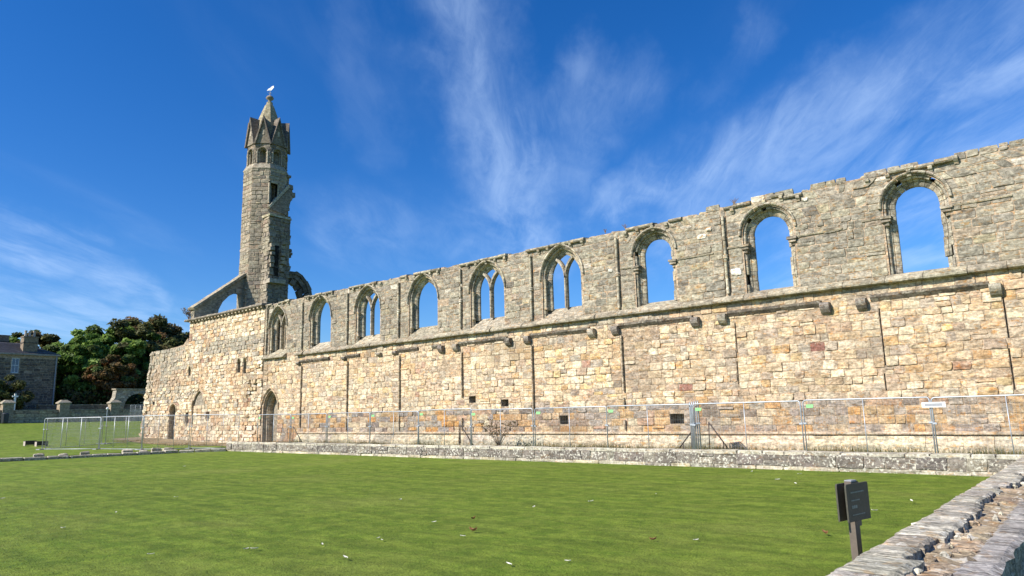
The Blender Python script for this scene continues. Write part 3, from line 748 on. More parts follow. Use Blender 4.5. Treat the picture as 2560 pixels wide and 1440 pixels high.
# blocked niche and scar filling
for op, d in ((niche, .38), (scar, .10)):
    it = []
    for zz0, zz1 in zip(mk_courses(op.z0, op.zs+.3, .22, .3)[:-1], mk_courses(op.z0, op.zs+.3, .22, .3)[1:]):
        h = op.hw((zz0+zz1)/2, -.03) or .3
        n = max(1, int(2*h/.5)); 
        for k in range(n): it.append(([(op.c-h+2*h*k/n+.01, zz0), (op.c-h+2*h*(k+1)/n-.01, zz0), (op.c-h+2*h*(k+1)/n-.01, zz1-.015), (op.c-h+2*h*k/n+.01, zz1-.015)], pick(WES)))
    lay(it, lambda a, b, dd, d=d: (a, WY+d-dd, b), west, M_ASH, nmax=40, name='infill_stone')
for op in [niche, scar]+lanc:
    mb = MB()
    n = 10 if op.w > .4 else 6
    for i in range(n):
        if op is scar and i in (2, 3, 4, 5, 6): continue
        sweep(mb, op, 'A', i/n+.01, (i+1)/n-.01, [(.02, .1), (.02, -.03), (.05, -.06), (.13, -.055), (.16, .1)] if op.w > .4 else [(.0, .3), (.0, -.01), (.03, -.04), (.12, -.045), (.12, .3)], 2, tint((.50, .41, .28), .15))
    o = mb.build('arch_moulding', M_ASH, west); fix_normals(o)
for x, z in ((-53.15, 1.75), (-49.95, 2.05)):
    mb = MB(); mb.prism([(-.05, z-.35), (.05, z-.35), (.20, z-.05), (.26, z+.15), (.26, z+.32), (-.05, z+.32)], lambda d, zz, a: (a, WY-d, zz), x-.16, x+.16, tint((.36, .31, .25))); o = mb.build('corbel', M_ASH, west); fix_normals(o)
# corbel table and its slabs
for k in range(22):
    x = XW1+.35+k*.485; mb = MB()
    mb.prism([(-.03, 9.02), (.06, 9.02), (.14, 9.09), (.20, 9.13), (.20, 9.24), (-.03, 9.24)], lambda d, zz, a: (a, WY-d, zz), x-.09, x+.09, tint((.44, .38, .28), .15)); o = mb.build('cornice_corbel', M_ASH, west); fix_normals(o)
x = XW2
while x > XW1-.3:
    x0 = max(XW1-.45, x-U(.6, 1.0)); mb = MB()
    mb.prism([(-.9, 9.245), (.25, 9.245), (.30, 9.31), (.24, 9.40+U(0, .05)), (-.9, 9.46)], lambda d, zz, a: (a, WY-d, zz), x0+.01, x-.01, tint((.26, .23, .18), .15)); o = mb.build('cornice_slab', M_ASH, west); fix_normals(o); x = x0

# ------------------------------------------------------------------ west turret with the half gable and broken arch
TX, TY = -53.3, 30.75
tur = empty('stair_turret', (TX, TY, 8.0), 'tall octagonal stone stair turret with gabled crown, spirelet and broken east side', 'tower')
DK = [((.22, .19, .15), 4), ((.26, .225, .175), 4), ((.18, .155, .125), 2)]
TP = [((.345, .30, .225), 6), ((.31, .27, .20), 6), ((.375, .325, .24), 4), ((.26, .225, .18), 2.5), ((.31, .235, .175), 1.2)]
def face_map(ang, ap, cx=TX, cy=TY):
    nx_, ny_ = math.sin(ang), -math.cos(ang); tx, ty = math.cos(ang), math.sin(ang)
    return lambda a, b, d: (cx+nx_*(ap+d)+tx*a, cy+ny_*(ap+d)+ty*a, b)
AP1, AP2 = 1.72, 1.53; t22 = math.tan(R_(22.5))
titems = []
for k in range(8):
    ang = k*math.pi/4; Mf = face_map(ang, AP1); hw_ = AP1*t22
    ops = []
    if k == 2: ops = [Op(-.32, .34, 19.4, 21.2, rect=True, depth=.8, blocked=True, o_core=0, o_ex=.06)]
    cm = core([(-hw_, 8.3), (hw_, 8.3), (hw_, 22.5), (-hw_, 22.5)], ops, Mf, .9); co = cm.build('shaft_core', M_TUR, tur); fix_normals(co)
    if k in (0, 1, 2, 3, 7):
        for q, c in fill(mk_courses(9, 22.5, .28, .40), lambda z: -hw_, lambda z: hw_, ops, lambda x: 99, (.4, .8), lambda x, z: pick(TP), gap=.02, miss=.012):
            titems.append((q, c, Mf))
    for op in ops:
        mb = MB()
        for a0, a1, b0, b1 in ((op.c-.46, op.c-.34, 19.3, 21.3), (op.c+.34, op.c+.46, 19.3, 21.3), (op.c-.46, op.c+.46, 21.2, 21.4), (op.c-.46, op.c+.46, 19.2, 19.4)):
            mb.prism([(a0, b0), (a1, b0), (a1, b1), (a0, b1)], Mf, -.3, .09, tint((.40, .35, .26)))
        o = mb.build('door_frame', M_TUR, tur); fix_normals(o)
# weathered offset between shaft and crown
mb = MB(); n = 8
def octring(ap, z): return [(TX+ap/math.cos(R_(22.5))*math.sin(R_(22.5)+k*math.pi/4), TY-ap/math.cos(R_(22.5))*math.cos(R_(22.5)+k*math.pi/4), z) for k in range(8)]
def octsolid(mb, prof, col):
    vs = [p for ap, z in prof for p in octring(ap, z)]
    fs = [(i*8+k, i*8+(k+1) % 8, (i+1)*8+(k+1) % 8, (i+1)*8+k) for i in range(len(prof)-1) for k in range(8)]
    fs += [tuple(range(7, -1, -1)), tuple(range((len(prof)-1)*8, len(prof)*8))]; mb.add(vs, fs, col)
octsolid(mb, [(1.6, 22.3), (AP1+.05, 22.42), (AP1+.06, 22.5), (AP2+.03, 22.95), (1.4, 22.97)], (.33, .29, .22)); o = mb.build('offset_course', M_TUR, tur); fix_normals(o)
# arcaded crown
for k in range(8):
    ang = k*math.pi/4; Mf = face_map(ang, AP2); hw_ = AP2*t22
    op = Op(0, .26, 23.0, 23.95, 0, depth=1.05, blocked=True, o_core=.10, o_ex=.2)
    cm = core([(-hw_, 22.6), (hw_, 22.6), (hw_, 24.75), (-hw_, 24.75)], [op], Mf, 1.1); co = cm.build('crown_core', M_TUR, tur); fix_normals(co)
    mb = MB()
    def swp(prof, nn):
        for i in range(nn):
            rows = []
            for f in (0, .5, 1):
                t = (i+f)/nn; rows.append([Mf(op.arc(t, o_)[0], op.arc(t, o_)[1], -d_) for o_, d_ in prof])
            m_ = len(prof); vs = [p for r_ in rows for p in r_]
            mb.add(vs, [(a*m_+j, a*m_+(j+1) % m_, (a+1)*m_+(j+1) % m_, (a+1)*m_+j) for a in range(2) for j in range(m_)], tint((.28, .24, .185), .12))
    swp([(.10, .3), (.10, -.02), (.14, -.08), (.20, -.09), (.24, -.03), (.24, .1)], 8)
    swp([(0, .4), (0, .12), (.04, .08), (.11, .06), (.11, .4)], 8)
    o = mb.build('arch_moulding', M_TUR, tur); fix_normals(o)
    mb = MB()
    for s in (-1, 1):
        for off, rr, dd in ((.17, .06, .02), (.055, .05, -.12)):
            p = Mf(s*(.26+off), 0, dd); mb.lathe((p[0], p[1]), [(rr*1.4, 22.98), (rr*1.4, 23.05), (rr, 23.1), (rr, 23.8), (rr*1.5, 23.9), (rr*1.5, 23.97)], 7, tint((.40, .35, .27)))
    mb.build('arcade_shafts', M_TUR, tur)
    for q, c in fill(mk_courses(23.0, 24.7, .26, .36), lambda z: -hw_, lambda z: hw_, [Op(0, .26, 23.0, 23.95, 0, o_ex=.24)], lambda x: 99, (.3, .6), lambda x, z: pick(DK)): titems.append((q, c, Mf))
    # steep gablet over each face, with raking copings and a ridge running back
    mb = MB(); zg, hg = 24.72, 2.35; gw = hw_+.03
    mb.prism([(-gw, zg), (gw, zg), (0, zg+hg)], Mf, -1.25, .10, tint((.25, .215, .165), .12)); o = mb.build('gablet', M_TUR, tur); fix_normals(o)
    for s in (-1, 1):
        mb = MB(); mb.prism([(s*(gw+.07), zg-.10), (s*(gw-.07), zg-.10), (0, zg+hg-.16), (0, zg+hg+.14)], Mf, -1.25, .24, tint((.21, .18, .145), .12)); o = mb.build('gablet_coping', M_TUR, o if False else tur); fix_normals(o)
    mb = MB(); mb.prism([(-.10, zg+.75), (.10, zg+.75), (.10, zg+1.2), (-.10, zg+1.2)], Mf, .08, .13, (.46, .40, .31)); o = mb.build('gablet_panel', M_TUR, tur); fix_normals(o)
own = sorted(range(len(titems)), key=lambda i: -(lambda p: 0 if p is None else 1/p[2])(to_px(titems[i][2]((titems[i][0][0][0]+titems[i][0][2][0])/2, titems[i][0][0][1], 0))))
ownset = set(own[:290]); rest = MB()
for i, (q, c, Mf) in enumerate(titems):
    mb = MB() if i in ownset else rest
    stone(mb, q, Mf, U(.005, .045), c, bev=.03)
    if i in ownset: mb.build('stone', M_TUR, tur)
rest.build('masonry', M_TUR, tur, kind='stuff')
mb = MB(); octsolid(mb, [(1.15, 25.2), (1.10, 26.4), (.62, 28.0), (.36, 28.75), (.24, 28.95), (.24, 29.1)], (.33, .29, .19)); o = mb.build('spirelet', M_TUR, tur); fix_normals(o)
mb = MB(); mb.lathe((TX, TY), [(.20, 29.08), (.13, 29.2), (.13, 29.3), (.30, 29.42), (.34, 29.52), (.26, 29.66), (.10, 29.74), (.06, 29.8)], 12, (.26, .22, .17)); mb.build('finial', M_TUR, tur, smooth=True)
mb = MB(); mb.tube([(TX, TY, 29.75), (TX, TY, 30.45)], .03, 6); mb.tube([(TX-.2, TY, 29.98), (TX+.2, TY, 29.98)], .018, 5); mb.tube([(TX, TY-.2, 29.98), (TX, TY+.2, 29.98)], .018, 5); mb.build('vane_rod', M_GALV, tur)
mb = MB()
VN = [(-.36, -.22), (-.12, -.16), (.05, -.24), (.22, -.12), (.40, .10), (.36, .30), (.16, .22), (-.04, .06), (-.22, .0)]
dirx = Vector((.87, .5, 0)); VN = [(a*.85, b*.85) for a, b in VN]
mb.prism(VN, lambda a, b, d: (TX+dirx.x*a-dirx.y*d, TY+dirx.y*a+dirx.x*d, 30.42+b), -.012, .012); o = mb.build('weather_vane', M_WHITE, tur); fix_normals(o)
# square pier broken off on the turret's east side
PX0, PX1, PY0, PY1 = -52.7, -50.9, 29.77, 31.7
mb = MB(); mb.box(PX0, PX1-.02, PY0+.02, PY1, 8.3, 18.05, (.34, .29, .22)); mb.build('pier_core', M_TUR, tur)
tp = []
Ms = lambda a, b, d: (a, PY0-d, b)
Me = lambda a, b, d: (PX1+d, a, b)
slit = Op(30.45, .30, 13.2, 15.8, rect=True, depth=.6, blocked=True, o_core=0, o_ex=.05)
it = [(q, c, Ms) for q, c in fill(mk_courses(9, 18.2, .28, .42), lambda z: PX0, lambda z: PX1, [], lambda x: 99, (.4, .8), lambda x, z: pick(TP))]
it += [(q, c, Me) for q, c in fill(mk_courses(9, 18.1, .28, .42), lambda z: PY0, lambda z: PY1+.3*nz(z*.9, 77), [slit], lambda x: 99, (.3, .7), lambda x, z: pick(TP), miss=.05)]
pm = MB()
for q, c, Mq in it: stone(pm, q, Mq, U(.0, .10) if Mq is Me else U(0, .05), blend(c, (.14, .12, .10), .45 if Mq is Me else 0), tilt=.03, jit=.02)  # east face blended darker: its shade is put into the stone colour
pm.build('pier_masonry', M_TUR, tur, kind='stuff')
for z in [12.9+.33*k for k in range(10)]:   # rim of the broken stair window and its sill
    for s in (-1, 1):
        a = 30.45+s*U(.40, .58); mb = MB(); mb.box(PX1-.1, PX1+U(.14, .42), a-U(.12, .22), a+U(.12, .22), z, z+U(.22, .31), pick(TP), .03); mb.build('jamb_stone', M_TUR, tur)
mb = MB(); mb.box(PX1-.1, PX1+.45, 29.75, 31.2, 12.55, 12.86, (.44, .39, .30), .03); mb.build('window_sill', M_TUR, tur)
mb = MB(); mb.box(PX0, PX1+.12, PY0-.1, PY1, 18.1, 18.3, (.46, .41, .28), .05); mb.build('pier_cap', M_TUR, tur)
mb = MB(); mb.box(PX1-.02, PX1+.02, 30.18, 30.72, 13.2, 15.75, (.03, .026, .022)); mb.build('stair_window_shade', M_TUR, tur)  # near-black sheet on the solid core, painted shade of the window recess
# jagged broken masonry climbing the north-east side
def rubble_stack(name, cx0, cx1, yfun, z0, z1, cols, parent, mat, j=.10):
    mb = MB(); z = z0
    while z < z1:
        h = U(.22, .42); a, b = yfun(z)
        y = a
        while y < b:
            w = U(.3, .7); e = min(b+U(-.12, .18), y+w)
            if e-y > .1: mb.box(cx0+U(-.08, .08), cx1+U(-.22, .12), y, e-.01, z, z+h-.012, pick(cols), .035)
            y = y+w
        z += h
    o = mb.build(name, mat, parent, kind='stuff'); return o
def jag(z):
    e = 32.25+.65*nz(z*.8, 12)+.5*nz(z*2.3, 4)
    if 19.2 < z < 21.4: e += .55*max(0, 1-abs(z-20.7)/1.3)
    if z > 21.6: e -= .25
    return (31.9, e)
rubble_stack('broken_masonry', -53.9, -51.95, jag, 9, 22.4, DK, tur, M_TUR)  # darker palette paints in the shade of the turret's east side
# sloping roof crease on the east side
mb = MB(); MeT = lambda a, b, d: (TX+AP1+d, a, b)
mb.prism([(29.95, 19.1), (30.08, 18.98), (31.82, 21.15), (31.7, 21.35)], MeT, -.3, .22, (.46, .41, .31)); o = mb.build('roof_crease', M_TUR, tur); fix_normals(o)
mb = MB(); mb.prism([(30.1, 18.9), (31.8, 21.05), (32.1, 20.95), (32.35, 20.55), (32.0, 19.9), (31.85, 19.2), (31.6, 18.7)], MeT, -.8, .10, (.24, .21, .17)); o = mb.build('crease_wall', M_TUR, tur); fix_normals(o)
# half gable to the south and the arch stub to the north
hg = empty('half_gable', (-53.4, 27.6, 9.3), 'sloping half gable with an open arch leaning between wall corner and turret', 'wall')
GX = -53.0
Mg = lambda a, b, d: (GX+d, a, b)
mb = MB(); poly = [(25.0, 9.1), (25.0, 10.15), (30.1, 14.1), (30.1, 9.1), (28.75, 9.1), (28.7, 11.85), (28.25, 11.8), (27.7, 11.5), (27.2, 10.95), (26.9, 10.3), (26.75, 9.1)]
mb.prism(poly, Mg, -.6, 0, (.33, .29, .22)); o = mb.build('gable_core', M_TUR, hg); fix_normals(o)
sl = [(24.9, 10.12), (26.6, 11.44), (28.4, 12.84), (30.2, 14.24)]
for (a0, b0), (a1, b1) in zip(sl[:-1], sl[1:]):
    nseg = 3
    for k in range(nseg):
        p0 = (a0+(a1-a0)*k/nseg, b0+(b1-b0)*k/nseg); p1 = (a0+(a1-a0)*(k+1)/nseg-.01, b0+(b1-b0)*(k+1)/nseg-.01)
        mb = MB(); th = .20+U(-.02, .02); mb.prism([p0, p1, (p1[0]-th*.5, p1[1]+th*.85), (p0[0]-th*.5, p0[1]+th*.85)], Mg, -.75, .22+U(-.02, .03), tint((.34, .29, .21), .12)); o = mb.build('gable_coping', M_TUR, hg); fix_normals(o)
arc_in = [(26.75, 9.3), (26.9, 10.3), (27.2, 10.95), (27.7, 11.5), (28.25, 11.8), (28.7, 11.85)]
for (a0, b0), (a1, b1) in zip(arc_in[:-1], arc_in[1:]):
    mb = MB(); t = Vector((a1-a0, b1-b0)).normalized(); nn = Vector((-t.y, t.x))*.32
    mb.prism([(a0, b0), (a1-t.x*.02, b1-t.y*.02), (a1+nn.x-t.x*.02, b1+nn.y), (a0+nn.x, b0+nn.y)], Mg, -.55, .07+U(-.02, .02), tint((.30, .26, .20), .12)); o = mb.build('voussoir', M_TUR, hg); fix_normals(o)
gi = []
for q, c in fill(mk_courses(9.3, 13.6, .26, .36), lambda z: 25.05+max(0, (z-9.95))*1.29, lambda z: 30.0, [Op(27.75, 1.0, 9.1, 10.3, .45, o_ex=.36)], lambda x: 99, (.35, .7), lambda x, z: pick(TP)):
    if q[3][1] < 10.15+(min(q[0][0], q[3][0])-25.0)*.775-.02: gi.append((q, c))
lay(gi, Mg, hg, M_TUR, nmax=80)
ab = empty('arch_stub', (-53.4, 34.2, 9.3), 'dark broken arch springing from the north side of the turret', 'arch')
oc = [(32.2, 14.15), (33.0, 14.25), (33.7, 14.3), (34.3, 14.1), (34.85, 13.6), (35.2, 12.9), (35.35, 12.0), (35.4, 9.3)]
ic = [(32.2, 12.75), (32.7, 13.15), (33.2, 13.3), (33.6, 13.05), (33.9, 12.6), (34.1, 12.0), (34.25, 11.3), (34.3, 9.3)]
for k in range(len(oc)-1):
    for lo, hi, dd in ((0, .42, .0), (.42, .75, .10), (.75, 1, .18)):
        mb = MB(); mixp = lambda p, q, t: (p[0]+(q[0]-p[0])*t+U(-.07, .07), p[1]+(q[1]-p[1])*t+U(-.07, .07))
        if lo == 0 and k in (1, 3): dd -= .15
        mb.prism([mixp(ic[k], oc[k], lo), mixp(ic[k+1], oc[k+1], lo), mixp(ic[k+1], oc[k+1], hi), mixp(ic[k], oc[k], hi)], Mg, -.38, dd+U(-.03, .03), pick([((.15, .13, .105), 1), ((.20, .17, .135), 1)])); o = mb.build('voussoir', M_TUR, ab); fix_normals(o)

# ------------------------------------------------------------------ low garth walls
RY, RTOP = 20.72, .51
MR = lambda a, b, d: (a, RY-d, b)
ret = empty('dwarf_wall', (-20, RY+.2, 0), 'low lichen-spotted stone dwarf wall edging the lawn before the nave', 'wall')
mb = MB(); mb.box(-39.0, -1.2, RY+.006, RY+.46, -.2, RTOP-.06, (.34, .30, .24)); mb.build('wall_core', M_LICH, ret)
RP = [((.20, .175, .15), 5), ((.225, .195, .165), 5), ((.175, .152, .133), 3), ((.26, .23, .185), 2)]
RB = [((.50, .44, .33), 4), ((.40, .36, .28), 3), ((.30, .27, .22), 2), ((.56, .48, .33), 1.5)]
it = list(fill([.10, .45], lambda z: -39.0, lambda z: -1.25, [], lambda x: 99, (.35, .85), lambda x, z: pick(RP), split=.3, gap=.006, slant=.04))
it += list(fill([-.03, .10], lambda z: -39.3, lambda z: -1.25, [], lambda x: 99, (.4, 1.1), lambda x, z: pick(RB), split=0, gap=.006))
lay(it, MR, ret, M_LICH, prot=(.0, .012), nmax=295, bev=.012, rough=lambda x, z: .012 if z > .13 else .03)
x = -1.2
while x > -39.05:
    x0 = max(-39.05, x-U(.5, 1.2)); mb = MB()
    stone(mb, [(x0+.008, RY-.02+U(-.012, .012)), (x-.008, RY-.02+U(-.012, .012)), (x-.008, RY+.48), (x0+.008, RY+.48)], lambda a, b, d: (a, b, RTOP-.03+d), .03+U(-.012, .012), tint((.46, .42, .33), .12), bev=.02, rnd=.02)
    mb.build('coping_stone', M_LICH, ret); x = x0

# near flank wall on the right: flaking cap stones, a worn hollow, a lower slab ledge
nw = empty('flank_wall', (-1.3, 12, 0), 'worn layered sandstone dwarf wall with a broken stepped top at the lawn side', 'wall')
mb = MB(); mb.box(-1.80, -.98, 1.2, 21.15, -.2, .30, (.28, .25, .20)); mb.build('wall_core', M_STRATA, nw)
SC = [(.46, .42, .34), (.52, .47, .38), (.40, .36, .29), (.55, .50, .41), (.43, .38, .30)]
def slab(name, x0, x1, y0, y1, z0, z1, col, nx_=5, ny_=4, ragx=.02, ragy=.015, und=.012, parent=nw, mat=M_STRATA):
    """a worn block: rough top grid, ragged rim, sides down to z0"""
    mb = MB(); sx = U(0, 50)
    grid = []
    for j in range(ny_+1):
        for i in range(nx_+1):
            fx, fy = i/nx_, j/ny_
            x = x0+(x1-x0)*fx; y = y0+(y1-y0)*fy
            ed = min(fx, 1-fx, fy, 1-fy)
            if i in (0, nx_): x += U(-ragx, ragx)
            if j in (0, ny_): y += U(-ragy, ragy)
            z = z1+und*2*nz(x*5+sx, y*9, 1)+(-.018-abs(U(0, .012)) if ed == 0 else 0)
            grid.append((x, y, z))
    W = nx_+1; fs = [(j*W+i, j*W+i+1, (j+1)*W+i+1, (j+1)*W+i) for j in range(ny_) for i in range(nx_)]
    rim = list(range(W))+[j*W+nx_ for j in range(1, ny_+1)]+[ny_*W+i for i in range(nx_-1, -1, -1)]+[j*W for j in range(ny_-1, 0, -1)]
    b = len(grid); n = len(rim); mid = []
    for k in rim: p = grid[k]; mid.append((p[0]+U(-ragx, ragx)*.6, p[1]+U(-ragy, ragy)*.4, (p[2]+z0)/2))
    low = [(grid[k][0]+U(-.012, .012), grid[k][1], z0) for k in rim]
    fs += [(rim[(k+1) % n], rim[k], b+k, b+(k+1) % n) for k in range(n)]+[(b+(k+1) % n, b+k, b+n+k, b+n+(k+1) % n) for k in range(n)]
    mb.add(grid+mid+low, fs, col); return mb.build(name, mat, parent)
y = 1.4
while y < 20.6:
    L = U(.38, .78); wdt = U(.29, .47)
    slab('cap_stone', -1.85+U(-.015, .015), -1.85+wdt, y+.003, y+L-.005, .28, .505+U(-.009, .008), tint(rng.choice(SC), .09, .02), 8, 8, .018, .006, .006)
    y += L
y = 1.4
while y < 20.6:
    L = U(.5, 1.1)
    slab('bed_stone', -1.58+U(-.02, .02), -1.12+U(-.03, .02), y-.01, y+L+.01, .22, .440+U(-.03, .02), tint((.40, .31, .21), .12, .03), 9, 10, .03, .02, .022)
    y += L
y = 1.4
while y < 20.9:
    L = U(1.0, 1.9); slab('ledge_slab', -1.20+U(-.03, .02), -.90+U(-.012, .012), y+.003, y+L-.004, .12, .425+U(-.008, .006), tint((.40, .37, .33), .07, .02), 5, 8, .022, .008, .006); y += L
for k in range(46):
    yy = 5.5+12*rng.random()**1.5; xx = U(-1.50, -1.24); s = U(.025, .06)
    slab('rubble_chip', xx, xx+s*U(1, 2.2), yy, yy+s*U(.6, 1.2), .40, .455+U(.0, .03), tint(rng.choice([(.46, .36, .25), (.50, .46, .37), (.36, .29, .22)]), .12), 3, 3, .012, .012, .006)
it = list(fill(mk_courses(-.05, .30, .15, .2), lambda z: 1.4, lambda z: 21.0, [], lambda x: 99, (.3, .7), lambda x, z: pick(RP)))
lay(it, lambda a, b, d: (-1.80-d, a, b), nw, M_LICH, nmax=60, name='face_stone')
lay(list(fill(mk_courses(-.05, .15, .15, .2), lambda z: 1.4, lambda z: 21.0, [], lambda x: 99, (.3, .7), lambda x, z: pick(RP))), lambda a, b, d: (-.98+d, a, b), nw, M_LICH, nmax=30, name='face_stone')

# western kerb of the lawn
kb = empty('lawn_kerb', (-40.5, 15, 0), 'low weathered stone kerb along the west edge of the lawn', 'kerb')
KP = [(-38.8, 20.55), (-39.9, 18.4), (-40.6, 14.3), (-41.2, 10.4), (-41.8, 6), (-42.6, 1), (-43.2, -4)]
for (ax, ay), (bx, by) in zip(KP[:-1], KP[1:]):
    L = math.hypot(bx-ax, by-ay); n = max(1, int(L/U(.6, .9)))
    for k in range(n):
        t0, t1 = k/n, (k+1)/n-.012; p0 = (ax+(bx-ax)*t0, ay+(by-ay)*t0); p1 = (ax+(bx-ax)*t1, ay+(by-ay)*t1)
        ddx, ddy = (bx-ax)/L, (by-ay)/L; nx_, ny_ = ddy, -ddx
        if nx_ > 0: nx_, ny_ = -nx_, -ny_
        mb = MB(); h = .15+U(-.02, .03); w = .42
        stone(mb, [(0, 0), (L/n-.012, 0), (L/n-.012, w+U(-.03, .05)), (0, w+U(-.03, .05))], lambda a, b, d, p0=p0: (p0[0]+ddx*a+nx_*b, p0[1]+ddy*a+ny_*b, h-.01+d*2.2 if d < 0 else h-.01+d), .01, tint((.33, .31, .24), .15), bev=.03, rnd=.03, tilt=.02)
        mb.build('kerb_stone', M_LICH, kb)
        if rng.random() < .7:
            mb = MB(); o0 = w+U(.1, .5); s = U(.25, .6)
            stone(mb, [(0, o0), (s, o0), (s, o0+U(.15, .3)), (0, o0+U(.15, .3))], lambda a, b, d, p0=p0: (p0[0]+ddx*a+nx_*b, p0[1]+ddy*a+ny_*b, .15+d), U(.05, .16), tint((.44, .38, .28), .2), bev=.05, rnd=.06, tilt=.04, jit=.04); mb.build('loose_stone', M_LICH, kb)

# ------------------------------------------------------------------ temporary fence panels
def copy_tree(o, parent=None):
    c = o.copy(); COL.objects.link(c); c.parent = parent
    for ch in o.children: copy_tree(ch, c)
    return c
def make_panel(W, H, tagged=True, feet=True, midposts=2, label='', group='', wires=.09, nm='mesh_fence', cat='fence', wr=.0026, low=.14):
    """galvanised panel: bent tube frame with rounded top corners, uprights, welded wires; local x along, origin at its left foot"""
    root = empty(nm, (0, 0, 0), label, cat, group)
    r = .021; rc = .10
    pts = [(0, 0, .02), (0, 0, H-rc)]+[(rc-rc*math.cos(a), 0, H-rc+rc*math.sin(a)) for a in (R_(30), R_(60), R_(90))]
    pts += [(W-rc+rc*math.sin(a), 0, H-rc+rc*math.cos(a)) for a in (R_(30), R_(60), R_(90))]+[(W, 0, .02)]
    mb = MB(); mb.tube(pts, r, 6); mb.build('frame', M_GALV, root, smooth=True, origin=(0, 0, 0))
    mb = MB(); mb.tube([(0, 0, low), (W, 0, low)], .02, 6); mb.build('bottom_rail', M_GALV, root, smooth=True, origin=(0, 0, 0))
    for k in range(midposts):
        x = W*(k+1)/(midposts+1); mb = MB(); mb.tube([(x, 0, .14), (x, 0, H)], .014, 6); mb.build('upright', M_GALV, root, smooth=True, origin=(0, 0, 0))
    mb = MB(); x = .08
    while x < W-.04: mb.tube([(x, .012, .14), (x, .012, H)], wr, 3, cap=False); x += wires
    for k in range(9): z = .2+(H-.3)*k/8; mb.tube([(0, .008, z), (W, .008, z)], wr, 3, cap=False)
    mb.build('wire_mesh', M_GALV, root, origin=(0, 0, 0))
    if feet:
        for x in (0, W):
            mb = MB(); mb.box(x-.11, x+.11, -.30, .30, -.06, .07, (.5, .5, .5), .008); mb.build('foot_block', M_LEAD, root, origin=(x, 0, 0)).location = (x, 0, 0)
    for x in (.02, W-.02):
        mb = MB(); mb.box(x-.05, x+.05, -.04, .04, 1.28, 1.33); mb.build('coupler', M_GALV, root, origin=(x, 0, 1.28))
    if tagged:
        mb = MB(); mb.box(.10, .31, -.030, -.022, H-.24, H-.14, (.2, .6, .2), .012); mb.build('green_tag', M_GREEN, root, origin=(.1, 0, H-.2))
    return root
FY = 22.35; WJ = 3.46
joint = [-.020, -.1746, -.3295, -.4913, -.6455, -.7989, -.9545, -1.1054, -1.2623, -1.4199, -1.572, -1.727]
joint = [j*FY for j in joint]
proto = make_panel(3.40, 2.0, True, True, 1, 'galvanised mesh fence panel with small green tag before the nave wall', 'fence panels along the nave wall')
FLAB = ['beside the white notice plate, meeting the flank wall corner', 'before red-stained stones, white notice at its other end', 'with the propped gate bundle at its end', 'before the wide square hole in the wall foot', 'before the narrower square hole near the wall foot', 'standing before the dead shrub',
        'with a pair of crossed struts behind it', 'below the single open pointed window', 'below the third traceried window from the gate bundle', 'before the open pointed window next to the blind one', 'before the last wall shaft next to the blocked doorway']
for i, (xr, xl) in enumerate(zip(joint[:-1], joint[1:])):
    o = proto if i == 0 else copy_tree(proto)
    o.location = (xl+.03, FY+U(-.05, .05), -.07+U(-.02, .02)+(.05 if i > 5 else 0)); o.rotation_euler = (R_(U(-1.2, .6)), R_(U(-.5, .5)), R_(U(-1.0, 1.0)))
    o.scale = ((xr-xl-.06)/3.40, 1, 1); o['label'] = 'galvanised mesh fence with green tag '+FLAB[i]
pw = make_panel(3.4, 2.0, False, True, 2, 'galvanised mesh fence panel on the grass beside the west kerb', 'fence panels west of the lawn', .06, wr=.0036, low=.05)
FL = [(-53.26, 15.74), (-48.73, 17.52), (-44.38, 18.29), (-42.2, 20.12), (-39.8, 21.9)]
extra = [((-56.4, 20.4), (-53.3, 15.9)), ((-58.5, 25.5), (-56.4, 20.6)), ((-93.2, 36.7), (-93.6, 38.7))]
segs = list(zip(FL[:-1], FL[1:]))+extra
for i, (p, q) in enumerate(segs):
    o = pw if i == 0 else copy_tree(pw)
    L = math.hypot(q[0]-p[0], q[1]-p[1]); o.location = (p[0], p[1], ground_z(*p)-.02)
    dz = ground_z(*q)-ground_z(*p)
    o.rotation_euler = (R_(U(-1, 1)), -math.atan2(dz, L), math.atan2(q[1]-p[1], q[0]-p[0])); o.scale = ((L-.08)/3.4, 1, 1)
    o['label'] = ['galvanised mesh fence at the outer grass corner of the pen', 'galvanised mesh fence on grass behind the loose kerb stones', 'galvanised mesh fence before the small arched niche', 'galvanised mesh fence joining the end of the dwarf wall', 0, 0, 0][i] or ''
    if i >= 4: o['label'] = ['galvanised mesh fence running back from the pen corner', 'galvanised mesh fence closing the back of the pen', 'galvanised mesh fence standing before the far archway'][i-4]; o['group'] = 'fence panels of the west pen'
# pedestrian gate leaves folded back to the wall in a bundle
pg = make_panel(.75, 2.05, False, False, 1, 'narrow galvanised gate leaf folded back towards the nave wall', 'folded gate leaves', .64, nm='mesh_gate', cat='gate')
vd = Vector((-10.95, 22.4, 0)).normalized(); ga = math.atan2(vd.y, vd.x)
for k, (ox, da) in enumerate(((-.15, 1.4), (-.07, .7), (0, 0), (.07, -.7), (.14, -1.4))):
    o = pg if k == 0 else copy_tree(pg)
    o.location = (-10.95+ox, 22.42, -.06+.01*k); o.rotation_euler = (0, 0, ga+R_(da))
def brace(p, q, foot, lab):
    r0 = empty('fence_brace', (p[0], p[1], 0), lab, 'brace', 'fence struts')
    mb = MB(); mb.tube([p, q], .022, 6); mb.build('strut', M_BRACE, r0, smooth=True)
    mb = MB(); mb.tube([(p[0], p[1], p[2]), (p[0]-.02, p[1], .5)], .018, 6); mb.build('stay', M_BRACE, r0, smooth=True)
    mb = MB(); mb.tube([foot, (p[0]*.45+q[0]*.55, p[1]*.45+q[1]*.55, p[2]*.45+q[2]*.55)], .016, 6); mb.build('prop', M_BRACE, r0, smooth=True)
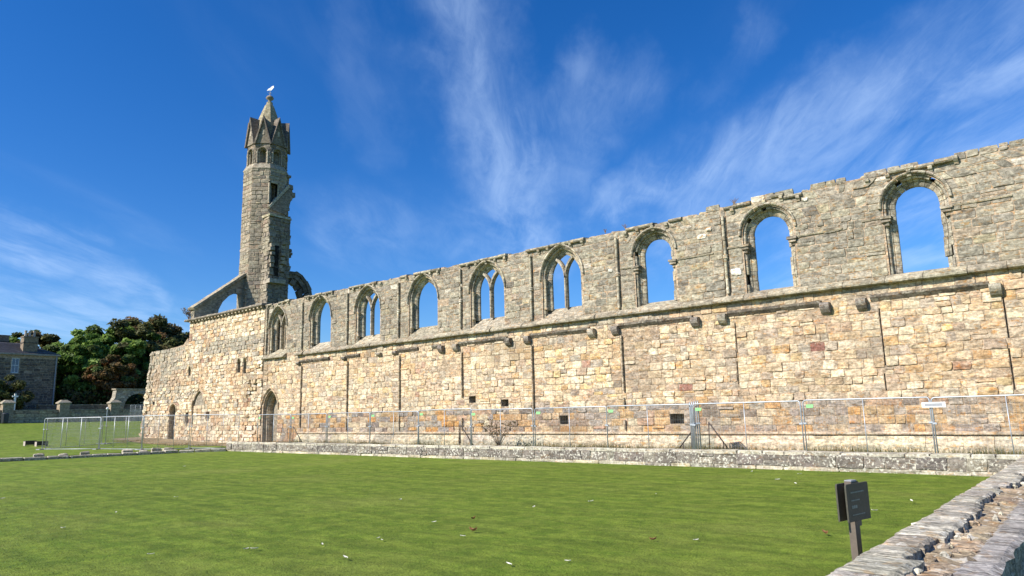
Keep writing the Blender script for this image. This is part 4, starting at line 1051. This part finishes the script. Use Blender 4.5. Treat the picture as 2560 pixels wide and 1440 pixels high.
for p, q, f, lb in [((-10.55, 22.6, 1.32), (-9.95, 23.1, .15), (-10.18, 22.95, .1), 'dark strut with stay propping the fence beside the gate bundle'), ((-11.2, 22.6, 1.0), (-12.0, 23.0, .3), (-11.7, 22.9, .2), 'short dark strut leaning below the wide square wall hole'), ((-22.2, 22.6, 1.3), (-21.75, 23.1, .2), (-21.9, 23.0, .2), 'dark strut standing next to the dead shrub'), ((-22.3, 22.6, 1.3), (-22.75, 23.1, .2), (-22.6, 23.0, .2), 'dark strut leaning away from the dead shrub'), ((-35.6, 22.8, 1.3), (-35.1, 23.2, .2), (-35.3, 23.1, .2), 'dark strut below the open window near the blocked doorway')]: brace(p, q, f, lb)
mb = MB(); mb.box(-4.12, -3.55, FY-.045, FY-.035, 1.66, 1.80, (.8, .8, .8), .004); pl = mb.build('notice_plate', M_WHITE); tag(pl, 'small blank white notice plate wired across a fence joint', 'notice')
mb = MB(); mb.box(-4.05, -3.62, FY-.049, FY-.0465, 1.69, 1.77); mb.build('plate_face', M_LEAD, pl)

# ------------------------------------------------------------------ sign by the flank wall
sg = empty('information_sign', (-2.28, 8.2, 0), 'brown post sign with two dark back-to-back plates beside the flank wall', 'sign')
ang = R_(4)
def SR(a, b, c):   # local: a along the plate, b outward to the path, c up
    f = R_(11); return (-2.28+b*math.cos(f)+a*math.sin(f), 8.26-b*math.sin(f)+a*math.cos(f), c)
mb = MB(); mb.prism([(-.05, 0), (.05, 0), (.05, .96), (-.05, .96)], lambda a, b, d: SR(a-.03, d, b), -.036, .036); mb.build('post', M_POST, sg)
mb = MB(); mb.prism([(-.075, .955), (.04, .955), (.04, .97), (-.075, .97)], lambda a, b, d: SR(a, d, b), -.038, .038); mb.build('post_cap', M_LEAD, sg)
for s in (1, -1):
    mb = MB(); d0 = .040*s; d1 = .058*s
    mb.prism([(-.24, .56), (.24, .56), (.24, .925), (.225, .94), (-.225, .94), (-.24, .925)], lambda a, b, d: SR(a, d, b), min(d0, d1), max(d0, d1)); pl = mb.build('plate', M_SIGN, sg); fix_normals(pl)
    mb = MB()
    for row, (zc_, h, n) in enumerate([(.845, .014, 9), (.765, .012, 6), (.755-.065, .03, 3), (.62, .010, 8)]):
        a = -.15
        for k in range(n):
            w = U(.012, .04) if row != 2 else .03
            mb.prism([(a, zc_), (a+w, zc_), (a+w, zc_+h), (a, zc_+h)], lambda aa, b, d: SR(aa, d, b), min(d1, d1+.002*s), max(d1, d1+.002*s)); a += w+.010
            if a > .17: break
    mb.build('lettering', M_LETTER, pl)
    mb = MB()
    mb.prism([(-.06, .50), (.06, .50), (.06, .60), (-.06, .60)], lambda a, b, d: SR(a, d, b), min(d0*.8, d0), max(d0*.8, d0)); mb.build('bracket', M_POST, sg)

# ------------------------------------------------------------------ litter on the lawn
WH = [(-20.31, 5.28), (-13.69, 4.46), (-15.08, 5.81), (-16.76, 7.73), (-27.57, 12.96), (-9.97, 4.31), (-9.22, 5.24), (-9.12, 5.3), (-8.63, 6.04), (-8.38, 6.82), (-8.18, 6.72), (-7.54, 5.62), (-11.66, 10.05), (-8.79, 8.31), (-7.43, 7.59), (-8.46, 10.52), (-5.62, 6.5), (-5.17, 7.04), (-8.04, 11.77), (-4.54, 9.09), (-7.84, 19.28), (-6.48, 17.46), (-3.05, 14.65), (-5.81, 16.75), (-6.54, 19.22), (-7.6, 13.53), (-3.3, 13.12), (-3.28, 12.5)]
BR = [(-8.47, 8.91), (-7.59, 7.98), (-5.03, 8.81), (-3.28, 10.45)]
def litter(name, s, mat, label, cat, group, curl):
    mb = MB(); vs = []; n = 7
    for i in range(n):
        f = i/(n-1); w = math.sin(math.pi*min(1, f*.95+.04))*.34
        for e in (-1, 0, 1): vs.append((s*(f-.5)*2, s*w*e+s*.08*math.sin(f*5), .03+s*curl*((f-.5)**2*1.4+abs(e)*.35)))
    fs = [(i*3+e, i*3+e+1, (i+1)*3+e+1, (i+1)*3+e) for i in range(n-1) for e in (0, 1)]
    m = len(vs); vs += [(x, y, z-.003) for x, y, z in vs]; fs += [tuple(m+i for i in reversed(f)) for f in fs]
    mb.add(vs, fs); o = mb.build(name, mat, origin=(0, 0, 0)); return tag(o, label, cat, group)
lp = litter('feather', .045, M_FEATH, 'small pale feather lying on the mown lawn', 'feather', 'feathers scattered on the lawn', .5)
bp_ = litter('fallen_leaf', .055, M_BLEAF, 'curled brown fallen leaf lying on the mown lawn', 'leaf', 'brown leaves on the lawn', 1.2)
for src, L in ((lp, WH), (bp_, BR)):
    for i, (x, y) in enumerate(L):
        o = src if i == 0 else src.copy()
        if i: COL.objects.link(o)
        o.location = (x, y, 0); k = U(.7, 1.15)*(1+.035*math.hypot(x, y)*.35); o.scale = (k, k, k); o.rotation_euler = (U(-.1, .1), U(-.1, .1), U(0, 6.28))

# ------------------------------------------------------------------ weeds on the strip and wall tops
def strip_pts(rs, n):
    x = -38.5+44*rs.rand(n); y = 21.3+3.45*rs.rand(n)**.6
    k = np.array([noise.noise(Vector((a*.8, b*.8, 5)))+.35*noise.noise(Vector((a*3, b*3, 2))) for a, b in zip(x, y)]) > -.16
    x, y = x[k], y[k]; return np.stack([x, y, np.array([ground_z(a, b) for a, b in zip(x, y)])], 1)
def strip_col(P, rs):
    n = len(P); t = np.clip(.45+.6*np.array([noise.noise(Vector((p[0]*.5, p[1], 1))) for p in P])+.3*rs.randn(n), 0, 1)[:, None]
    return (np.array([.075, .10, .025])*(1-t)+np.array([.26, .19, .085])*t)*(.7+.6*rs.rand(n)[:, None])
blades('rough_grass', 42000, strip_pts, lambda r, rs, P: (.10+.26*rs.rand(len(r))**2)*(1+.5*np.array([noise.noise(Vector((p[0]*.4, 1, 9))) for p in P])), lambda r, rs: .006+.006*rs.rand(len(r)), strip_col, M_LEAF, label='dry rough grass between fence and nave wall', lean=.7)
def west_pts(rs, n):
    x = -60+21*rs.rand(n); y = 21.4+3.4*rs.rand(n)**.5
    k = np.array([noise.noise(Vector((a*.7, b*.7, 5))) for a, b in zip(x, y)]) > .0
    x, y = x[k], y[k]; return np.stack([x, y, np.array([ground_z(a, b) for a, b in zip(x, y)])], 1)
blades('dry_grass', 12000, west_pts, lambda r, rs, P: .05+.14*rs.rand(len(r)), lambda r, rs: .008+.01*rs.rand(len(r)), lambda P, rs: np.array([.30, .22, .11])*(.6+.7*rs.rand(len(P))[:, None]), M_LEAF, label='sparse dry grass at the foot of the west wall', lean=.8)
def shrub(name, base, h, n, col, mat, label, cat, spread=.5, leaves=0, group=None):
    r0 = empty(name, base, label, cat, group); mb = MB(); lf = MB()
    for k in range(n):
        a = U(0, 6.28); s = U(.15, spread); p = Vector(base); pts = [p.copy()]
        for i in range(5):
            p = p+Vector((math.cos(a)*s*h/5*(.6+.3*i), math.sin(a)*s*h/5*(.5+.2*i), h/5*U(.7, 1.1))); a += U(-.4, .4); pts.append(p.copy())
            if i > 1:
                b = p+Vector((U(-.15, .15), U(-.15, .15), U(.03, .16)))*h; mb.tube([p, b], [.006, .003], 4, col)
                for _ in range(leaves):
                    c = b+Vector((U(-.1, .1), U(-.1, .1), U(-.1, .1)))*h; e = U(.02, .045); d = Vector((U(-1, 1), U(-1, 1), U(-1, 1))).normalized(); f = d.orthogonal()
                    lf.add([c-d*e, c+f*e, c+d*e, c-f*e], [(0, 1, 2, 3)], tint((.17, .13, .07), .3))
        mb.tube(pts, [.014, .012, .010, .008, .006, .004], 5, col)
    mb.build('stems', mat, r0)
    if lf.v: lf.build('leaves', M_LEAF, r0)
    return r0
shrub('dead_shrub', (-22.2+1.35, 23.6, .2), 1.15, 22, (.2, .13, .08), M_TWIG, 'dry brown leafless shrub at the foot of the nave wall', 'shrub', .75, 3)
shrub('wall_plant', (-53.75, 25.0, 9.3), .9, 16, (.1, .12, .05), M_TWIG, 'tuft of wiry plant growing on the corner of the west wall', 'plant', .9, 6)
for x, h in ((-10.1, .25), (-14.9, .22), (-15.9, .2)): shrub('wall_tuft', (x, 25.2, top_nave(x)), h, 9, (.1, .1, .05), M_TWIG, 'small dry tuft growing on the broken nave wall top', 'plant', .6, 0, 'tufts on the wall top')

# ------------------------------------------------------------------ far west: boundary wall, house, arch, hedge, benches
def far_mesh_wall(name, x, y0, y1, z0, z1, pal, label, cat, thick=.6, cop=.1, lo=.25, hi=.4, wr=(.45, 1.0), nmax=250, parent=None, colf=None):
    r0 = parent or empty(name, (x, (y0+y1)/2, z0), label, cat)
    mb = MB(); mb.box(x-thick, x-.01, y0, y1, z0-.4, z1, (.25, .21, .16)); mb.build('wall_core', M_FAR, r0)
    it = list(fill(mk_courses(z0, z1, lo, hi), lambda z: y0, lambda z: y1, [], lambda q: 99, wr, colf or (lambda a, b: pick(pal)), gap=.03))
    lay(it, lambda a, b, d: (x+d, a, b), r0, M_FAR, prot=(.0, .05), nmax=nmax)
    if cop:
        y = y0
        while y < y1-.05:
            e = min(y1, y+U(.8, 1.3)); mb = MB(); mb.box(x-thick-.06, x+.07, y+.01, e-.01, z1, z1+cop, tint((.34, .30, .23), .12), .01); mb.build('coping_stone', M_FAR, r0); y = e
    return r0
BW = [((.36, .285, .205), 5), ((.28, .225, .175), 4), ((.44, .36, .24), 3), ((.50, .42, .27), 2)]
def bw_col(a, b): return pick(BW) if b > 2.75 else blend(pick(BW), (.54, .45, .28), .45)
bw = far_mesh_wall('boundary_wall', -95, 12, 46, 1.85, 3.28, BW, 'long brown stone boundary wall with square capped piers', 'wall', colf=bw_col, nmax=200)
for y in (18.7, 24.35, 29.95, 35.55, 41.2):
    mb = MB(); mb.box(-95.75, -94.75, y-.52, y+.52, 1.6, 4.08, (.33, .275, .20), .01); pr = mb.build('pier', M_FAR, bw)
    mb = MB()
    vs = [(-95.25+s*e, y+t*f, z) for z, e, f in ((4.08, .64, .66), (4.2, .64, .66), (4.5, .28, .28)) for s, t in ((-1, -1), (1, -1), (1, 1), (-1, 1))]
    fs = [(i*4+k, i*4+(k+1) % 4, (i+1)*4+(k+1) % 4, (i+1)*4+k) for i in range(2) for k in range(4)]+[(3, 2, 1, 0), (8, 9, 10, 11)]
    mb.add(vs, fs, (.36, .32, .24)); o = mb.build('pier_cap', M_FAR, pr); fix_normals(o)
mb = MB(); cx_, cy_ = -99, 26.0
mb.box(cx_-.09, cx_+.09, cy_-.09, cy_+.09, 1.9, 5.35); mb.box(cx_-.08, cx_+.08, cy_-.30, cy_+.30, 4.95, 5.12); cr = mb.build('stone_cross', M_WHITE); tag(cr, 'pale stone cross rising behind the boundary wall pier', 'cross')
# back garden wall, darker, beyond
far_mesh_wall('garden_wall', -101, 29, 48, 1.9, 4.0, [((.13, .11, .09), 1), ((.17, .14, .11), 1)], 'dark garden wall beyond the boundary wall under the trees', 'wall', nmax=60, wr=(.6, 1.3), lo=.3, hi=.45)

# house
HX = -105.0
ho = empty('stone_house', (HX-5, 24, 1.9), 'dark stone house with slate roof and tall chimney stacks', 'house')
HP = [((.17, .14, .11), 5), ((.13, .11, .09), 4), ((.22, .18, .135), 3), ((.26, .22, .17), 1)]
HY0, HY1 = 12.0, 31.9
hops = [Op(27.25, .42, 8.15, 10.05, rect=True, depth=.3, blocked=True, o_core=0, o_ex=.08), Op(24.6, .42, 8.15, 10.05, rect=True, depth=.3, blocked=True, o_core=0, o_ex=.08), Op(21.9, .42, 8.15, 10.05, rect=True, depth=.3, blocked=True, o_core=0, o_ex=.08), Op(18.5, .42, 8.15, 10.05, rect=True, depth=.3, blocked=True, o_core=0, o_ex=.08),
        Op(24.6, .45, 4.4, 6.5, rect=True, depth=.3, blocked=True, o_core=0, o_ex=.08), Op(18.5, .45, 4.4, 6.5, rect=True, depth=.3, blocked=True, o_core=0, o_ex=.08)]
Mh = lambda a, b, d: (HX+d, a, b)
cm = core([(HY0, 1.5), (HY1, 1.5), (HY1, 10.5), (HY0, 10.5)], hops, Mh, 9.5); o = cm.build('wall', M_FAR, ho); fix_normals(o)
it = list(fill(mk_courses(1.9, 10.0, .26, .36), lambda z: HY0, lambda z: HY1, hops, lambda x: 99, (.45, .95), lambda a, b: pick(HP), gap=.03))
lay(it, Mh, ho, M_FAR, prot=(0, .05), nmax=250)
it = list(fill(mk_courses(1.9, 10.4, .26, .36), lambda z: -9.4, lambda z: 0, [], lambda x: 99, (.45, .95), lambda a, b: pick(HP), gap=.03))
lay(it, lambda a, b, d: (HX+a, HY1+d, b), ho, M_FAR, nmax=0)
for op in hops:
    mb = MB(); zt, zb = op.zs, op.z0
    for a0, a1, b0, b1 in ((op.c-.42, op.c-.34, zb, zt), (op.c+.34, op.c+.42, zb, zt), (op.c-.34, op.c+.34, zt-.08, zt), (op.c-.34, op.c+.34, zb, zb+.1), (op.c-.34, op.c+.34, (zt+zb)/2-.03, (zt+zb)/2+.03), (op.c-.02, op.c+.02, zb+.1, zt-.08)):
        mb.prism([(a0, b0), (a1, b0), (a1, b1), (a0, b1)], Mh, -.16, -.10)
    wf = mb.build('window', M_WHITE, ho)
    mb = MB(); mb.prism([(op.c-.36, zb+.04), (op.c+.36, zb+.04), (op.c+.36, zt-.04), (op.c-.36, zt-.04)], Mh, -.15, -.13); mb.build('pane', M_GLASS, wf)
    mb = MB(); mb.prism([(op.c-.58, zb-.16), (op.c+.58, zb-.16), (op.c+.58, zb), (op.c-.58, zb)], Mh, -.2, .10, (.36, .32, .25)); mb.build('sill', M_FAR, wf)
mb = MB(); mb.box(HX-9.8, HX+.25, HY0-.2, HY1+.25, 10.42, 10.62, (.36, .33, .28)); mb.build('eaves_course', M_FAR, ho)
mb = MB(); vs = [(HX+.2, HY0-.2, 10.63), (HX+.2, HY1+.2, 10.63), (HX-9.7, HY1+.2, 10.63), (HX-9.7, HY0-.2, 10.63), (HX-3.2, HY0+4, 12.2), (HX-3.2, HY1-3.0, 12.2), (HX-6.2, HY1-3.0, 12.2), (HX-6.2, HY0+4, 12.2)]
mb.add(vs, [(0, 1, 5, 4), (1, 2, 6, 5), (2, 3, 7, 6), (3, 0, 4, 7), (4, 5, 6, 7), (3, 2, 1, 0)]); rf = mb.build('roof', M_SLATE, ho); fix_normals(rf)
for k in range(10):
    mb = MB(); z = 10.72+k*.145; t = (z-10.63)/1.57; xx = HX+.2-3.4*t
    mb.box(xx-.16, xx+.02, HY0-.2+4.2*t, HY1+.2-3.2*t, z-.03, z+.05, (.07, .065, .07), .006); mb.build('slate_course', M_SLATE, rf)
def chimney(x0, x1, y0, y1, z0, z1, pots, n):
    mb = MB(); mb.box(x0, x1, y0, y1, z0, z1, (.25, .20, .145), .01); mb.box(x0-.07, x1+.07, y0-.07, y1+.07, z1-.02, z1+.14, (.22, .18, .14)); mb.box(x0-.05, x1+.05, y0-.05, y1+.05, z1-.75, z1-.65, (.10, .09, .08)); st_ = mb.build('chimney', M_FAR, ho)
    for y in pots:
        mb = MB(); mb.lathe(((x0+x1)/2, y), [(.17, z1+.13), (.15, z1+.2), (.13, z1+.75), (.17, z1+.80), (.17, z1+.92), (.12, z1+.92)], 9, (.5, .5, .5)); mb.build('chimney_pot', M_POT, st_)
chimney(HX-1.6, HX-.4, 28.0, 29.6, 10.6, 12.75, (28.3, 28.75, 29.25), 3)
chimney(HX-5.6, HX-4.4, 20.5, 27.4, 11.2, 13.15, (22.2, 24.2, 24.9, 25.5, 26.2), 4)
mb = MB(); mb.tube([(HX+.1, HY1-.18, 2.2), (HX+.1, HY1-.18, 10.4)], .07, 6); mb.build('drain_pipe', M_LEAD, ho)

# ruined archway beyond the west wall
ar = empty('ruined_archway', (-100, 40.2, 1.9), 'grey stone ruined gateway with round arch behind the boundary wall', 'arch')
aop = Op(40.3, 1.75, 1.5, 3.75, 0, o_core=.0, o_ex=.25)
Ma = lambda a, b, d: (-100+d, a, b)
ao = [(36.6, 1.2), (46, 1.2), (46, 5.95), (41, 6.0), (37.5, 5.95), (37.4, 5.0), (37.0, 4.2), (36.7, 3.2)]
cm = core(ao, [aop], Ma, 1.2, 0.0); o = cm.build('wall_core', M_FAR, ar); fix_normals(o)
AP_ = [((.42, .37, .29), 5), ((.36, .32, .25), 4), ((.48, .42, .32), 2)]
it = list(fill(mk_courses(1.5, 5.95, .27, .40), lambda z: 36.7 if z < 3.2 else (37.0 if z < 4.6 else 37.45), lambda z: 45.9, [aop], lambda x: 99, (.45, .9), lambda a, b: pick(AP_), gap=.03))
lay(it, Ma, ar, M_FAR, nmax=100)
for i in range(16):
    mb = MB(); t0, t1 = i/16+.005, (i+1)/16-.005
    p = [aop.arc(t0, 0), aop.arc(t1, 0), aop.arc(t1, .34), aop.arc(t0, .34)]
    mb.prism(p, Ma, -1.1, .07+U(-.01, .02), pick(AP_)); o = mb.build('voussoir', M_FAR, ar); fix_normals(o)
mb = MB(); mb.box(-101.3, -99.85, 37.35, 46, 5.97, 6.15, (.34, .30, .23), .02); mb.build('coping', M_FAR, ar)

# benches and bin on the west grass
for i, (x, y) in enumerate(((-57.9, 16.35), (-56.9, 16.75))):
    z = ground_z(x, y); b = empty('low_bench', (x, y, z), ['dark timber bench on the western grass, farther from the pen', 'dark timber bench on the western grass touching the pen corner'][i], 'bench', 'benches on the western grass')
    for k in range(3):
        mb = MB(); mb.box(x-.22+k*.15, x-.10+k*.15, y-.34, y+.34, z+.30, z+.34); mb.build('slat', M_BENCH, b)
    mb = MB(); mb.box(x+.2, x+.24, y-.34, y+.34, z+.06, z+.30); mb.build('apron', M_BENCH, b)
    for s in (-1, 1):
        mb = MB(); mb.box(x-.2, x+.2, y+s*.31-.03, y+s*.31+.03, z-.05, z+.30); mb.build('leg', M_POT if s < 0 else M_BENCH, b)
z = 1.9; bn = empty('litter_bin', (-93.5, 23.8, z), 'dark litter bin standing against the boundary wall', 'bin')
mb = MB(); mb.lathe((-93.5, 23.8), [(.28, z), (.32, z+.1), (.34, z+.95)], 10); mb.build('body', M_BIN, bn)
mb = MB(); mb.lathe((-93.5, 23.8), [(.36, z+.96), (.36, z+1.02), (.2, z+1.15)], 10); mb.build('lid', M_BIN, bn)
for (x, y) in ((-84, 30.7),):
    z = ground_z(x, y); mb = MB(); mb.tube([(x, y, z), (x, y, z+1.7)], .04, 6); lpst = mb.build('lamp_post', M_GALV); tag(lpst, 'thin pale lamp post with white globe by the boundary wall', 'lamp')
    mb = MB(); mb.lathe((x, y), [(.03, z+1.68), (.13, z+1.75), (.14, z+1.85), (.05, z+1.95)], 9); mb.build('globe', M_WHITE, lpst)

# ------------------------------------------------------------------ trees
def tree(name, base, h, rx, ry, zc, rz, cols, nclump, nleaf, label, seed, lsize=(.22, .42), trunk_r=.4, group=None, shell=.55):
    rs = np.random.RandomState(seed); r0 = empty(name, base, label, 'tree', group)
    B = Vector(base); mb = MB(); C = B+Vector((0, 0, zc))
    mb.tube([B-Vector((0, 0, .3)), B+Vector((.1, .1, h*.18)), B+Vector((-.1, .2, h*.38)), B+Vector((.1, 0, h*.6))], [trunk_r*1.3, trunk_r, trunk_r*.75, trunk_r*.4], 8)
    cl_ = []
    for k in range(nclump):
        d = rs.randn(3); d /= np.linalg.norm(d); rr = shell+(1-shell)*rs.rand()**.6
        if rs.rand() < .18: rr *= .5
        c = C+Vector((d[0]*rx*rr, d[1]*ry*rr, d[2]*rz*rr)); cl_.append((c, d, rr))
        if k % 4 == 0: mb.tube([B+Vector((0, 0, h*(.25+.2*rs.rand()))), (B+c)/2+Vector((0, 0, h*.16)), c], [trunk_r*.4, trunk_r*.22, .04], 5)
    mb.build('trunk', M_BARK, r0, origin=base)
    V, F, K = [], [], []
    for c, d, rr in cl_:
        cr = rs.uniform(.15, .26)*(rx+ry)*.5*rs.uniform(.7, 1.3); base_c = np.array(cols[rs.randint(len(cols))])*rs.uniform(.7, 1.25)
        n = int(nleaf*rs.uniform(.6, 1.4)); D = rs.randn(n, 3); D /= np.linalg.norm(D, axis=1)[:, None]; D *= cr*(rs.rand(n, 1)**.45); D[:, 2] *= .62
        P = np.array(c)+D; s = rs.uniform(*lsize, size=n)
        A = rs.randn(n, 3)*.8+np.array([0, 0, .9])+.5*D/cr+.4*np.array(d); A /= np.linalg.norm(A, axis=1)[:, None]
        T = np.cross(A, rs.randn(n, 3)); T /= np.linalg.norm(T, axis=1)[:, None]; W = np.cross(A, T)
        for i in range(n):
            b = len(V); t, w = T[i]*s[i], W[i]*s[i]*.62
            V += [P[i]-t, P[i]+w*.9, P[i]+t, P[i]-w*.9]; F.append((b, b+1, b+2, b+3)); K += [base_c*rs.uniform(.65, 1.35)]*4
    m = MB(); m.v = [tuple(p) for p in V]; m.f = F; m.c = [tuple(k) for k in K]; m.build('crown', M_LEAF, r0, origin=tuple(C))
    return r0
GRN = [(.075, .120, .024), (.055, .095, .020), (.095, .140, .030), (.060, .085, .024)]; GRN = [tuple(v*2.2 for v in c) for c in GRN]
DRK = [(.055, .055, .020), (.040, .048, .016), (.070, .060, .022), (.050, .040, .018)]; DRK = [tuple(v*2.5 for v in c) for c in DRK]
BRN = [(.080, .055, .025), (.060, .050, .022), (.095, .060, .028), (.055, .055, .022)]; BRN = [tuple(v*2.3 for v in c) for c in BRN]
ORG = [(.17, .080, .028), (.13, .075, .028), (.10, .085, .030), (.15, .095, .035)]; ORG = [tuple(v*1.25 for v in c) for c in ORG]
TG = 'trees beyond the boundary wall'
tree('broadleaf_tree', (-117, 39.0, 1.9), 13, 4.6, 5.2, 7.6, 6.3, GRN, 130, 210, 'green broadleaf tree standing next to the stone house', 1, group=TG)
tree('broadleaf_tree', (-113, 43.5, 1.9), 14, 4.4, 5.0, 8.8, 6.6, GRN+DRK[:1], 130, 210, 'dark green tree between the house tree and the brown one', 2, group=TG)
tree('copper_tree', (-120, 50.0, 1.9), 17, 6.2, 6.8, 10.4, 6.6, BRN+DRK, 170, 230, 'broad domed brownish dark tree behind the west wall end', 3, group=TG)
tree('copper_tree', (-118, 57.5, 1.9), 15, 6.0, 6.5, 9.0, 6.2, DRK+BRN[:2], 130, 210, 'dark brown tree hidden mostly behind the west wall', 4, group=TG)
tree('autumn_tree', (-105, 38.6, 1.9), 9, 2.6, 3.2, 6.2, 2.7, ORG+BRN[:2]+GRN[3:], 80, 160, 'smaller orange autumn tree in front of the green trees', 5, (.16, .30), .2, group=TG)
tree('broadleaf_tree', (-110, 36.6, 1.9), 12, 4.0, 3.6, 6.8, 5.6, GRN, 110, 200, 'bright green bushy tree crowding the house drain pipe', 9, group=TG)
tree('broadleaf_tree', (-124, 34.0, 1.9), 15, 4.0, 4.2, 9.6, 4.6, DRK+GRN[:1], 80, 170, 'thin dark tree top showing behind the house gable', 6, group=TG)
tree('evergreen_shrub', (-101.5, 24.6, 1.9), 6, 1.9, 3.6, 3.2, 2.9, [(.13, .145, .045), (.16, .16, .06), (.09, .10, .035)], 90, 190, 'olive green evergreen shrub growing against the stone house', 7, (.12, .22), .15)
def hedge(name, x0, x1, y0, y1, z0, z1, cols, n, label):
    rs = np.random.RandomState(11); r0 = MB()
    for i in range(n):
        p = np.array([rs.uniform(x0, x1), rs.uniform(y0, y1), z0+(z1-z0)*rs.rand()**.8+.25*rs.randn()*.5]); s = rs.uniform(.14, .32)
        a = rs.randn(3)+np.array([0, 0, .6]); a /= np.linalg.norm(a); t = np.cross(a, rs.randn(3)); t /= np.linalg.norm(t); w = np.cross(a, t)
        r0.add([p-t*s, p+w*s*.6, p+t*s, p-w*s*.6], [(0, 1, 2, 3)], tuple(np.array(cols[rs.randint(len(cols))])*rs.uniform(.6, 1.3)))
    o = r0.build(name, M_LEAF); return tag(o, label, 'hedge')
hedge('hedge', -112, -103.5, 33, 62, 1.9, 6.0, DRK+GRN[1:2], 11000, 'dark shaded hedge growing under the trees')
